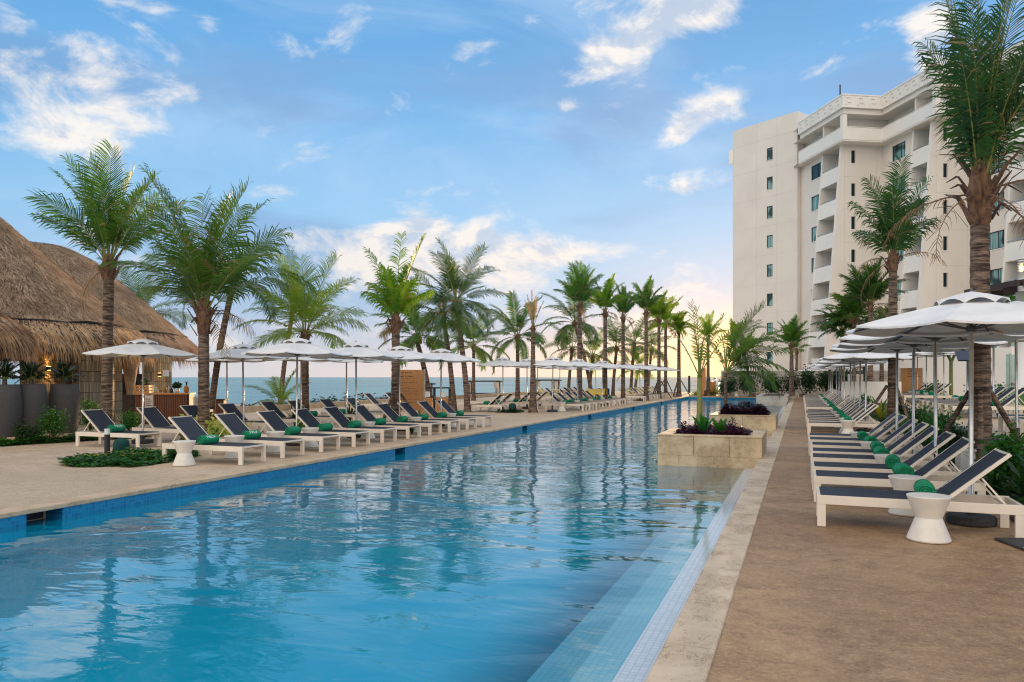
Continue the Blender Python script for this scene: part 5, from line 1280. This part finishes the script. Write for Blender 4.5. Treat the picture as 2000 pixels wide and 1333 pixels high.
# ------------------------------------------------------------------ palms
WIND = W(-.30, .05)                 # the sea breeze combs the leaflets to the left
def frond(mb, rg, base, az, e0, L, droop, leaf, pairs=46, mi=0, hang=.5, roll=0.0, wd=.020, petiole=.20, curl=0.0, fold=.2, tipdead=0.0, sparse=1.0):
    n = 14; pts, tans = [], []
    p = Vector(base); e = e0; ds = L/n
    for i in range(n+1):
        t = i/n; ee = e0-droop*t**1.4; aa = az+curl*t*t
        d = Vector((math.cos(ee)*math.cos(aa), math.cos(ee)*math.sin(aa), math.sin(ee))); pts.append(p.copy()); tans.append(d); p = p+d*ds
    mb.tube([pts[i] for i in range(0, n+1, 2)], [.026*(1-.85*i/n)*max(.6, L/3) for i in range(0, n+1, 2)], 4, mi=2, cap=False)
    h0 = Vector((-math.sin(az), math.cos(az), 0))
    vs, fs, ms = mb.v, mb.f, mb.mi
    for k in range(pairs):
        t = petiole+(1-petiole)*(k+.5)/pairs; x = t*n; i = min(n-1, int(x)); f = x-i; b = pts[i].lerp(pts[i+1], f); T = tans[i].lerp(tans[i+1], f).normalized()
        aa = az+curl*t*t; S = Vector((-math.sin(aa), math.cos(aa), 0)); U = T.cross(S); U = -U if U.dot(Vector((0, 0, 1))) < 0 and abs(U.z) > .05 else U
        rr = roll*(1-.3*t); S2 = S*math.cos(rr)+U*math.sin(rr); U2 = U*math.cos(rr)-S*math.sin(rr)
        s = (t-petiole)/(1-petiole); ll = leaf*(.35+.65*math.sin(PI*(.12+.80*s)))*rg.uniform(.72, 1.15); fw = R(24)+R(34)*s
        for sd in (-1, 1):
            if rg.random() > sparse: continue
            d = (S2*sd*math.cos(fw)+T*math.sin(fw)+U2*fold*rg.uniform(.6, 1.3)).normalized()
            d1 = (d+WIND*.5+Vector((0, 0, -hang*.38*rg.uniform(.3, 1.7)))).normalized(); d2 = (d+WIND+Vector((0, 0, -hang*1.35*rg.uniform(.4, 1.6)))).normalized()
            w_ = wd*rg.uniform(.8, 1.2); side = T*w_; q1 = b+d*ll*.34; q2 = q1+d1*ll*.36; q3 = q2+d2*ll*.32; o = len(vs)
            m_ = mi if rg.random() > tipdead else 1
            vs += [tuple(b-side*.6), tuple(b+side*.6), tuple(q1-side), tuple(q1+side), tuple(q2-side*.75), tuple(q2+side*.75), tuple(q3)]
            fs += [(o, o+1, o+3, o+2), (o+2, o+3, o+5, o+4), (o+4, o+5, o+6)]; ms += [m_]*3
def palm(loc, H, r0, r1, label, seed, nf=20, L=2.6, emin=0, emax=80, leaf=.65, droop=1.1, hang=.5, lean=(0, 0), mat='frond', dead=2, boot=.35, pairs=44, wd=.020, name='coconut_palm', group=None, bend=0.0, sparse=1.0, coconuts=0, tipdead=.03, fold=.22, extra=(), props=False, wire=0, azr=None, roll=.5, taper=.22):
    rg = random.Random(seed); o = thing(name, label, 'palm tree', loc, 0, group)
    # trunk
    n = max(10, int(H*9)); path, rad = [], []
    for i in range(n+1):
        t = i/n; z = H*t; x = lean[0]*t**1.5+bend*math.sin(PI*t); y = lean[1]*t**1.5
        fl = .55*math.exp(-t*H/.35); r = (r0+(r1-r0)*t**.8)*(1+fl*.8)*(1+(.055 if i % 2 else -.02)*rg.uniform(.5, 1.4)); path.append((x, y, z)); rad.append(r)
    mb = MB(); mb.tube(path, rad, 14); mb.build('trunk', M['bark'], o, smooth=False if r0 > .11 else True)
    top = Vector(path[-1])
    # fibrous leaf bases
    if boot:
        mb = MB(); mb.tube([top-Vector((0, 0, .12)), top+Vector((0, 0, boot*.5)), top+Vector((0, 0, boot*1.1))], [r1*1.15, r1*1.45, r1*.7], 10)
        for k in range(int(22 if boot > .5 else 14)):
            a = k*2.4+rg.uniform(-.3, .3); z = rg.uniform(-.1, boot); d = Vector((math.cos(a), math.sin(a), 0)); s = Vector((-math.sin(a), math.cos(a), 0)); b = top+d*r1*1.25+Vector((0, 0, z-.1)); ww = r1*rg.uniform(.35, .6); l = boot*rg.uniform(.35, .8)+.12
            q = b+d*l*.35+Vector((0, 0, l*.55)); e_ = q+d*l*.35+Vector((0, 0, l*rg.uniform(-.35, .35)))
            mb.add([b-s*ww, b+s*ww, q+s*ww*.7, q-s*ww*.7, e_+s*ww*.25, e_-s*ww*.25], [(0, 1, 2, 3), (3, 2, 4, 5)])
        mb.build('leaf_bases', M['fibre'], o)
    base = top+Vector((0, 0, boot*.75)); mb = MB(); j = 0
    ga = rg.uniform(0, 6.28)
    for k in range(nf):
        u = (k+.5)/nf; e = R(emax-(emax-emin)*u**.9)+R(rg.uniform(-6, 6)); az = ga+k*2.399+rg.uniform(-.2, .2)
        if azr: az = azr[0]+(az % 6.283)/6.283*(azr[1]-azr[0])
        LL = L*(1.06-taper*u)*rg.uniform(.88, 1.08)
        dr = droop*(.45+.75*u)*rg.uniform(.85, 1.15)
        frond(mb, rg, base+Vector((math.cos(az), math.sin(az), 0))*r1*.5-Vector((0, 0, boot*.3*u)), az, e, LL, dr, leaf*rg.uniform(.88, 1.08), pairs=pairs, hang=hang*(.5+.9*u), roll=rg.uniform(-roll, roll), wd=wd, curl=rg.uniform(-.35, .35), fold=fold*(1.2-u), tipdead=tipdead, sparse=sparse)
    for (az, e, LL, dr, lf, sp) in extra:
        frond(mb, rg, base, R(az), R(e), LL, dr, lf, pairs=pairs, hang=hang*.5, roll=0.2, wd=wd, fold=fold, tipdead=tipdead*3, sparse=sp)
    for k in range(2):                 # unopened spear leaves
        a = rg.uniform(0, 6.28); mb.tube([base, base+Vector((.05*math.cos(a), .05*math.sin(a), L*.35)), base+Vector((.2*math.cos(a), .2*math.sin(a), L*.66))], [.03, .02, .004], 5, mi=2, cap=False)
    mb.build('crown', [M[mat], M['dead'], M['petiole']], o)
    if dead:
        mb = MB()
        for k in range(dead):
            a = rg.uniform(0, 6.28); frond(mb, rg, base-Vector((0, 0, boot*.3)), a, R(rg.uniform(-30, 25)), L*rg.uniform(.45, .7), 1.5, leaf*.6, pairs=22, mi=0, hang=1.6, wd=wd*.7, fold=0, sparse=.7)
        mb.mi = [0 if m != 2 else 1 for m in mb.mi]; mb.build('dead_frond', [M['dead'], M['fibre']], o)
    if coconuts:
        for k in range(coconuts):
            a = k*1.3; mb = MB(); c = base+Vector((math.cos(a)*r1*1.7, math.sin(a)*r1*1.7, -.12-.1*(k % 3))); mb.lathe([(0, -.12), (.07, -.08), (.095, 0), (.07, .08), (0, .12)], 10); q = mb.build('coconut', M['leaf_yellow'], o, smooth=True); q.location = c
    if props:
        for k in range(3):
            a = k*2.09+props; mb = MB(); mb.tube([(r0*math.cos(a)*1.0, r0*math.sin(a)*1.0, 1.35*abs(wire or 1)), (.95*math.cos(a), .95*math.sin(a), 0.02)], .045, 8); mb.build('wooden_prop', M['bark'], o)
    return o
def pw(px, Z, z=0.0): return W((px-1000)/1450*Z, Z, z)
SH_ = 'coconut palms by the pool'
# 1 left of the small parasol, in front of the hut
palm(pw(208, 19.6), 4.35, .145, .125, 'tall leafy palm in front of the large thatched hut', 21, nf=17, L=2.85, emin=54, emax=88, leaf=.72, droop=.85, hang=.5, boot=.5, lean=(.05, .03), pairs=44, wd=.020, mat='frond', dead=1, roll=1.0, taper=.36, sparse=.93)
palm(pw(398, 18.6), 2.85, .135, .125, 'broad dense palm with a ragged crown beside the first left row', 22, nf=20, L=3.35, emin=50, emax=88, leaf=.86, droop=1.0, hang=.65, boot=.7, pairs=46, wd=.021, mat='frond', dead=3, roll=1.0, taper=.38, sparse=.92)
palm(pw(412, 26), 4.9, .11, .10, 'palm trunk and drooping fronds right behind the broad dense palm', 23, nf=9, L=2.8, emin=-10, emax=55, leaf=.7, droop=1.5, hang=.8, mat='frond_dark', lean=(1.0, 0), pairs=46)
palm(pw(268, 45), 5.1, .13, .11, 'dark palm rising behind the thatched roof', 24, nf=18, L=4.0, emin=-5, emax=80, leaf=.9, droop=1.2, hang=.5, mat='frond_dark', pairs=40, wd=.03)
palm(pw(548, 46, -.3), 6.0, .16, .12, 'dark leaning palm on the beach behind the back row', 25, nf=14, L=3.4, emin=15, emax=85, leaf=.75, droop=1.2, hang=.6, mat='frond_dark', lean=(.7, .3), pairs=40, wd=.024, taper=.4, dead=2)
palm(pw(596, 27), 3.05, .145, .12, 'short bright yellow-green palm over the near parasols', 26, nf=20, L=2.7, emin=10, emax=86, leaf=.75, droop=1.25, hang=.6, mat='frond_y', pairs=50, wd=.018, boot=.3, dead=0, taper=.3, sparse=.9)
palm(pw(773, 25), 3.25, .165, .13, 'palm with tall sparse upright fronds beside the wooden menu board', 27, nf=9, L=1.7, emin=60, emax=88, leaf=.70, droop=.7, hang=1.3, mat='frond_y', pairs=46, wd=.022, boot=.5, extra=((100, 83, 3.0, .20, .45, .55), (25, 76, 3.0, .25, .55, .9), (165, 72, 2.8, .5, .6, .8)), props=.5, wire=.8)
palm(pw(840, 40), 3.6, .17, .12, 'leaning palm with hanging yellow fruit behind the wooden board', 28, nf=16, L=2.8, emin=-15, emax=75, leaf=.85, droop=1.4, hang=.8, mat='frond', lean=(-.8, 0), pairs=42, wd=.03, coconuts=7)
palm(pw(886, 36), 4.5, .14, .10, 'left one of the two leaning palms with high feathery crowns', 29, nf=15, L=2.6, emin=-20, emax=80, leaf=.7, droop=1.3, hang=.6, mat='frond_dark', lean=(-.55, 0), pairs=40, wd=.022)
palm(pw(913, 35), 5.0, .14, .11, 'right one of the two leaning palms with high feathery crowns', 30, nf=20, L=2.9, emin=-25, emax=86, leaf=.75, droop=1.25, hang=.5, mat='frond_dark', lean=(-.6, 0), pairs=44, wd=.022)
palm(pw(925, 52), 3.6, .13, .10, 'small bushy palm behind the two leaning palms', 31, nf=16, L=3.0, emin=-15, emax=75, leaf=.8, droop=1.2, hang=.6, mat='frond', pairs=34, wd=.035)
palm(pw(1011, 54), 4.4, .17, .12, 'spreading palm over the first far left parasols', 32, nf=17, L=3.2, emin=-18, emax=82, leaf=.8, droop=1.25, hang=.6, mat='frond_dark', pairs=44, wd=.033, dead=0)
palm(pw(1041, 34.5), 3.95, .17, .08, 'bare thin palm with only a few grey upright fronds', 33, nf=8, L=1.5, emin=72, emax=89, leaf=.15, droop=.25, hang=.4, mat='dead', pairs=24, boot=.1, dead=0, sparse=.8)
palm(pw(1132, 41), 5.4, .16, .11, 'tall palm with a dense upright crown, first of the far row', 34, nf=13, L=2.3, emin=54, emax=88, leaf=.58, droop=.8, hang=.8, mat='frond', pairs=44, wd=.023, taper=.4)
palm(pw(1155, 56), 5.6, .15, .11, 'wide drooping palm behind the first tall palm of the far row', 35, nf=16, L=3.3, emin=-25, emax=80, leaf=.8, droop=1.5, hang=.8, mat='frond_dark', lean=(-1.3, 0), pairs=36, wd=.035, dead=0)
palm(pw(1182, 44), 5.3, .15, .10, 'yellow-green tall palm, second of the far row', 36, nf=11, L=2.0, emin=56, emax=88, leaf=.50, droop=1.1, hang=.9, mat='frond_y', pairs=40, wd=.030)
palm(pw(1217, 46.5), 5.2, .14, .10, 'tall palm with wispy fronds, third of the far row', 37, nf=10, L=2.0, emin=54, emax=88, leaf=.48, droop=.9, hang=.5, mat='frond', pairs=38, wd=.028)
palm(pw(1262, 52), 6.0, .15, .11, 'tall palm with a narrow crown, fourth of the far row', 38, nf=11, L=2.2, emin=58, emax=88, leaf=.52, droop=.9, hang=.7, mat='frond', pairs=38, wd=.032)
palm(pw(1287, 57), 5.9, .15, .11, 'tall yellowish palm, fifth of the far row', 39, nf=12, L=2.0, emin=48, emax=84, leaf=.65, droop=.9, hang=.7, mat='frond_y', pairs=34, wd=.033, props=.3)
palm(pw(1300, 62), 5.8, .15, .11, 'tall palm, sixth of the far row', 40, nf=16, L=2.3, emin=-5, emax=84, leaf=.7, droop=1.1, hang=.7, mat='frond_y', pairs=34, wd=.036, props=.9)
palm(pw(1326, 63), 5.4, .18, .12, 'bare-trunked palm standing alone at the far corner of the pool', 41, nf=13, L=1.6, emin=20, emax=86, leaf=.55, droop=.9, hang=.5, mat='frond_y', pairs=30, wd=.034, props=.2)
for i, (px, Z, H, s, m_, lb) in enumerate([(1197, 60, 3.8, 51, 'frond_dark', 'low bushy palm between the second and third tall palms'), (1232, 64, 4.3, 52, 'frond', 'low bushy palm between the third and fourth tall palms'), (1266, 70, 4.0, 53, 'frond_dark', 'low bushy palm behind the fourth tall palm'), (1151, 62, 3.2, 54, 'frond_y', 'low sunlit palm behind the far left parasols'), (1110, 60, 3.7, 55, 'frond_dark', 'dark low palm left of the first tall palm'), (1240, 75, 2.2, 56, 'frond_y', 'small leaning palm low over the far loungers')]):
    palm(pw(px, Z), H, .14, .11, lb, s, nf=12, L=2.7, emin=-15, emax=80, leaf=.75, droop=1.3, hang=.8, mat=m_, pairs=28, wd=.032, lean=(.3, 0))
palm(pw(1383, 66), 4.9, .16, .12, 'sunlit orange-trunked palm by the far gate', 42, nf=11, L=2.2, emin=35, emax=86, leaf=.55, droop=.8, hang=.4, mat='frond_y', pairs=30, wd=.034, dead=0)
palm(pw(1456, 66), 4.6, .15, .11, 'slim palm in front of the hotel tower behind the far loungers', 43, nf=10, L=2.0, emin=15, emax=86, leaf=.55, droop=.8, hang=.4, mat='frond_y', pairs=30, wd=.034, lean=(-1.0, 0), dead=0)
palm(pw(1466, 62), 3.6, .13, .10, 'thin short palm behind the arching planter palm', 44, nf=10, L=1.8, emin=10, emax=86, leaf=.55, droop=.8, hang=.4, mat='frond_y', pairs=28, wd=.034, lean=(-.5, 0), dead=0)
palm(pw(1546, 54, .3), 3.5, .19, .12, 'young palm with upright orange stalks in front of the hotel tower', 45, nf=15, L=1.9, emin=35, emax=88, leaf=.6, droop=.8, hang=.35, mat='frond', pairs=34, wd=.030, props=.4)
palm(pw(1556, 62, .3), 3.4, .12, .10, 'thin palm trunk just right of the young palm by the tower', 46, nf=6, L=1.2, emin=20, emax=85, leaf=.5, pairs=20, wd=.03, dead=0)
palm(pw(1700, 46, .3), 5.6, .18, .13, 'dense palm with fan-like crown, rightmost of the cluster by the hotel', 47, nf=20, L=2.6, emin=40, emax=88, leaf=.7, droop=1.0, hang=.45, mat='frond_dark', pairs=46, wd=.032)
palm(pw(1668, 48, .3), 4.9, .15, .11, 'middle palm of the cluster by the hotel', 48, nf=16, L=2.2, emin=20, emax=86, leaf=.8, droop=1.1, hang=.6, mat='frond', pairs=42, wd=.032)
palm(pw(1644, 50, .3), 4.2, .15, .11, 'leftmost dark palm of the cluster by the hotel', 49, nf=16, L=2.1, emin=15, emax=86, leaf=.8, droop=1.2, hang=.7, mat='frond_dark', pairs=42, wd=.032)
palm(pw(1722, 50, .3), 4.2, .15, .11, 'low dark palm right of the hotel cluster', 50, nf=12, L=2.2, emin=-10, emax=80, leaf=.8, droop=1.2, hang=.6, mat='frond_dark', pairs=36, wd=.032)
palm(pw(1744, 22.5, .05), 4.95, .155, .115, 'second right-hand palm with a tight upright crown, before the hotel', 61, nf=14, L=2.7, emin=66, emax=89, leaf=.66, droop=.75, hang=1.0, mat='frond_dark', pairs=42, wd=.019, boot=.45, dead=3, props=1.0, roll=1.2, taper=.55, sparse=.92)
palm(pw(1914, 12.7, .05), 4.35, .175, .14, 'largest palm at the right edge with a huge ragged boot and crown', 62, nf=17, L=3.6, emin=76, emax=89, leaf=.66, droop=.42, hang=1.0, mat='frond_dark', pairs=50, wd=.016, boot=.85, dead=5, props=.35, tipdead=.06, roll=1.2, taper=.50, sparse=.90, extra=((165, 84, 3.6, .15, .7, 1), (10, 76, 2.8, .5, .7, 1), (-20, 68, 2.8, .7, .7, 1)))
# planter palms (slim green trunks)
o = palm((-2.12, 17.0, .40), 1.3, .062, .05, 'slim green-trunked young palm in the nearest pool planter', 71, name='young_palm', nf=6, L=1.7, emin=52, emax=86, leaf=.24, droop=.5, hang=.3, mat='frond_y', pairs=20, wd=.015, boot=0, dead=0, fold=.2, sparse=.7, tipdead=.15)
for c in o.children:
    if c.name.startswith('trunk'): c.data.materials[0] = M['petiole']
o = palm((-2.32, 25.3, .42), 1.35, .055, .05, 'arching feather palm with a thin trunk in the second pool planter', 72, name='young_palm', nf=11, L=2.25, emin=8, emax=78, leaf=.62, droop=1.35, hang=.65, mat='frond', pairs=40, wd=.018, boot=0, dead=0, fold=.2, azr=(-1.1, 1.0), extra=((150, 72, 1.6, .9, .4, .8), (20, 84, 2.7, 2.1, .40, .8), (15, 60, 2.4, 1.5, .62, 1)))
# small feather palms low on the left
palm(pw(548, 37, -.1), .4, .07, .05, 'low feathery palm by the beach behind the back row', 73, name='young_palm', nf=10, L=1.9, emin=10, emax=80, leaf=.5, droop=1.1, hang=.5, mat='frond', pairs=26, wd=.025, boot=0, dead=0)
# palms in the pots, the shade under the eave put into their leaf colour
for i, (a, b, l) in enumerate(POTS):
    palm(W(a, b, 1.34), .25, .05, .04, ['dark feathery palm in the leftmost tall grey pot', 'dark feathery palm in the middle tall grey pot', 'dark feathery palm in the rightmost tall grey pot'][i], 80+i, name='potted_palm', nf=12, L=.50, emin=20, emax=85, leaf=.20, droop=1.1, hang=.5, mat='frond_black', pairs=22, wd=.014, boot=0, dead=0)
# small garden tree on the lawn
gt = thing('garden_tree', 'small forked tree standing on the lawn behind the terrace', 'tree', W(20.7, 35.0, .9))
mb = MB(); mb.tube([(0, 0, -.4), (0, 0, 1.5), (-.35, 0, 2.3), (-.7, .1, 3.2)], [.09, .075, .06, .04], 10); mb.tube([(0, 0, 1.4), (.3, 0, 2.2), (.6, -.1, 3.1)], [.06, .05, .03], 8); mb.build('trunk', M['petiole'], gt, smooth=True)
leaf_ball(1.0, 1500, rnd, .12, .8, (0, 0, 3.6)).build('crown', M['leaf'], gt)
for k, (a, b) in enumerate([(19.6, 34.5), (21.4, 34), (22.3, 34)]): shrub(a, b, .7, .5, .5, 500, '%s small bright plant from the left on the lawn edge' % ORD[k], 'leaf', 'lawn_plant', .1)
mb = leaf_ball(.8, 900, rnd, .12, .8); o = mb.build('roof_shrub', M['leaf']); o.location = W(30.5, 46, 6.2); tag(o, 'small bright green bush showing above the white wall beside the largest palm', 'shrub')
# ------------------------------------------------------------------ signs, furniture and the rest
def board(px, Z, w_, z0, z1, label, lines, mat='teak', z=0, yaw=0.0):
    o = thing('wooden_sign_board', label, 'sign', pw(px, Z, z), HEAD+yaw)
    mb = MB(); n = max(6, int(w_/.07)); s = w_/n
    for k in range(n): mb.box(-w_/2+k*s+.002, -w_/2+(k+1)*s-.002, 0, .03, z0, z1)
    mb.build('board', M[mat], o)
    for x in (-w_/2-.05, w_/2+.01): mb = MB(); mb.box(x, x+.04, -.01, .04, 0, z1+.02); mb.build('frame_post', M['steel'], o)
    mb = MB()
    for (x0, x1, zz, h) in lines:
        x = x0
        while x < x1:                 # rows of small painted letter strokes
            ww = .018+.012*rnd.random(); mb.box(x, x+ww, -.004, -.001, zz, zz+h*(.7+.3*rnd.random())); x += ww+.010+(.03 if rnd.random() < .18 else 0)
    mb.build('lettering', M['text'], o); return o
L1 = [(-.46, .10, 1.80, .035), (-.46, .15, 1.66, .035), (-.34, .0, 1.58, .03)]+[(-.46, (.30, -.2, .25, .30, .30, -.15, .28, .30, -.05, -.1, .0)[k], 1.44-.105*k, .018) for k in range(11)]
board(799, 27.4, 1.08, .42, 1.92, 'wooden menu board with rows of small text behind the upright palm', L1, z=.0)
L2 = [(-.35, .15, 1.72, .06), (-.35, .12, 1.60, .05), (-.35, .5, 1.44, .05), (-.35, .85, 1.28, .05)]
board(1780, 38.5, 1.12, .3, 1.62, 'orange wooden board with four lines of dark text on the far terrace', [(a*.55, b*.55, z*.9, h) for a, b, z, h in L2], z=.5)
board(1671, 50, .95, .2, 1.75, 'pale plain wooden board behind the far right group', [], z=.1, mat='curtain')
board(1389, 67.0, .8, .0, 1.25, 'short orange-brown board behind the palm by the far gate', [], mat='teak')
po = thing('wooden_post', 'tall narrow orange-brown post at the far end of the pool', 'post', pw(1374.5, 66)); mb = MB(); mb.box(-.16, .16, -.12, .12, 0, 2.45); mb.build('shaft', M['teak'], po, bevel=.01); mb = MB(); mb.box(-.18, .18, -.14, .14, 0, .08); mb.build('foot_plate', M['dark'], po)
# beach gate posts
gp = thing('beach_gate', 'dark metal gate posts with thin rails against the sea', 'gate', pw(1360, 78, -.2), HEAD)
for x, hgt in ((-.75, 2.0), (.70, 2.15), (1.35, 1.9)): mb = MB(); mb.box(x-.10, x+.10, -.08, .08, 0, hgt); mb.build('gate_post', M['dark'], gp)
mb = MB()
for z in (.5, .95, 1.4, 1.85): mb.box(-.65, 1.25, -.012, .012, z, z+.025)
mb.build('rail', M['steel'], gp)
pst = thing('waste_bins', 'pair of orange wooden waste bins in a dark frame by the front row', 'waste bin', pw(849, 29.5), HEAD)
for k, x in enumerate((-.33, .33)):
    mb = MB(); mb.box(x-.25, x+.25, -.22, .22, .06, .82); mb.build('bin_body', M['teak'], pst, bevel=.01)
mb = MB()
for x in (-.62, -.035, .57):
    for y_ in (-.26, .22): mb.box(x, x+.05, y_, y_+.05, 0, 1.2)
mb.box(-.64, .64, -.28, .28, 1.2, 1.25); mb.box(-.57, .57, -.24, .24, 0, .06); mb.build('bin_frame', M['dark'], pst)
for k, x in enumerate((-.33, .33)): mb = MB(); mb.box(x-.14, x+.14, -.2, -.05, .86, 1.08); mb.build('notice', M['white'], pst)
# day beds on the sand
def daybed(px, Z, w_, d_, h, label, z=-.9):
    o = thing('day_bed', label, 'day bed', pw(px, Z, z), HEAD+R(8), 'canopy day beds on the beach')
    for x in (-w_/2, w_/2):
        for y_ in (-d_/2, d_/2): mb = MB(); mb.box(x-.05, x+.05, y_-.05, y_+.05, 0, h); mb.build('post', M['dark'], o)
    mb = MB()
    for y_ in (-d_/2, d_/2): mb.box(-w_/2-.3, w_/2+.3, y_-.05, y_+.05, h, h+.1)
    for k in range(9): x = -w_/2+w_*k/8; mb.box(x-.03, x+.03, -d_/2+.05, d_/2-.05, h+.1, h+.14)
    mb.build('top_frame', M['dark'], o)
    mb = MB(); mb.box(-w_/2+.06, w_/2-.06, -d_/2+.06, d_/2-.06, .25, .5); mb.build('mattress', M['navy_panel'], o)
    for x in (-w_/2+.16, w_/2-.16):
        for y_ in (-d_/2+.05, d_/2-.05):
            mb = MB(); vs = []
            for j, zz in enumerate((h, h*.75, h*.5, h*.3, .1)):
                ww = (.22, .19, .07, .10, .13)[j]
                for k in range(9): vs.append((x-ww+2*ww*k/8, y_+.05*math.sin(k*2.2)*(1.2 if j != 2 else .5), zz))
            mb.add(vs, [(j*9+k, j*9+k+1, j*9+k+10, j*9+k+9) for j in range(4) for k in range(8)]); mb.build('curtain', M['curtain'], o, smooth=True)
    return o
daybed(946, 76, 2.9, 2.4, 1.62, 'left canopy day bed with tied curtains in front of the sea', -.45); daybed(1066, 78, 2.3, 2.4, 1.72, 'right canopy day bed with tied curtains behind the thin bare palm', -.45)
daybed(826, 60, 1.4, 1.6, 1.30, 'dark-framed day bed seen between the menu board and the waste bins', -.25)
# bar kiosk by the hotel
kk = thing('bar_kiosk', 'small dark-roofed wooden bar kiosk at the far end of the right side', 'kiosk', pw(1655, 57, .1), HEAD)
for x in (-1.45, 1.2): mb = MB(); mb.box(x, x+.14, -.07, .07, 0, 2.6); mb.build('post', M['dark'], kk)
mb = MB(); mb.box(-1.5, 1.5, -.5, 1.2, 2.6, 2.75); mb.build('roof', M['dark'], kk); mb = MB(); mb.box(-1.2, 1.2, 0, .05, 2.2, 2.42); mb.build('fascia', M['teak'], kk)
mb = MB(); mb.box(-1.55, 1.3, -.2, .4, 0, 1.05); mb.build('counter', M['teak'], kk); mb = MB()
for z in (.25, .55, .85): mb.box(-1.57, -.9, -.22, -.2, z, z+.07)
mb.build('band', M['dark'], kk)
mb = MB()
for k in range(8): mb.lathe([(.05, 1.05), (.05, 1.3), (.02, 1.42)], 8, c=(-1.0+.28*k, .1))
mb.build('bottles', M['dark'], kk)
# solar panel lamp
sl = thing('solar_panel', 'tilted dark blue solar panel on a post behind the largest palm trunk', 'solar panel', pw(1901, 24, .5), HEAD)
mb = MB(); mb.tube([(0, .3, 0), (0, .3, 1.85)], .035, 10); mb.build('post', M['steel'], sl, smooth=True); mb = MB(); mb.hexa([(-.52, -.05, 1.66), (.40, -.05, 1.66), (.52, .45, 2.02), (-.36, .45, 2.02)], [(-.52, -.07, 1.70), (.40, -.07, 1.70), (.52, .43, 2.06), (-.36, .43, 2.06)]); mb.build('panel', M['navy_panel'], sl)
# outdoor shower / rinse column
rs = thing('rinse_column', 'grey rinse shower column beside the lawn at the right edge', 'shower', pw(1975, 24.5, .5), HEAD)
mb = MB(); mb.box(-.14, .14, -.05, .05, 0, 1.9); mb.build('panel', M['glass_green'], rs); mb = MB(); mb.tube([(-.1, -.1, 0), (-.1, -.1, 1.95)], .02, 8); mb.tube([(.1, -.1, 0), (.1, -.1, 1.2)], .015, 8); mb.lathe([(.09, .9), (.1, .95), (.03, 1.0)], 10, c=(0, -.12)); mb.build('pipes', M['steel'], rs)
# small white electrical box and white chairs behind the right bed
wb = thing('lidded_box', 'small white lidded box behind the nearest right-hand loungers', 'box', (2.55, 14.3, .05), .3); mb = MB(); mb.box(-.12, .12, -.1, .1, 0, .36); mb.build('body', M['white'], wb, bevel=.02); mb = MB(); mb.box(-.13, .13, -.11, .11, .36, .40); mb.build('lid', M['white'], wb, bevel=.01)
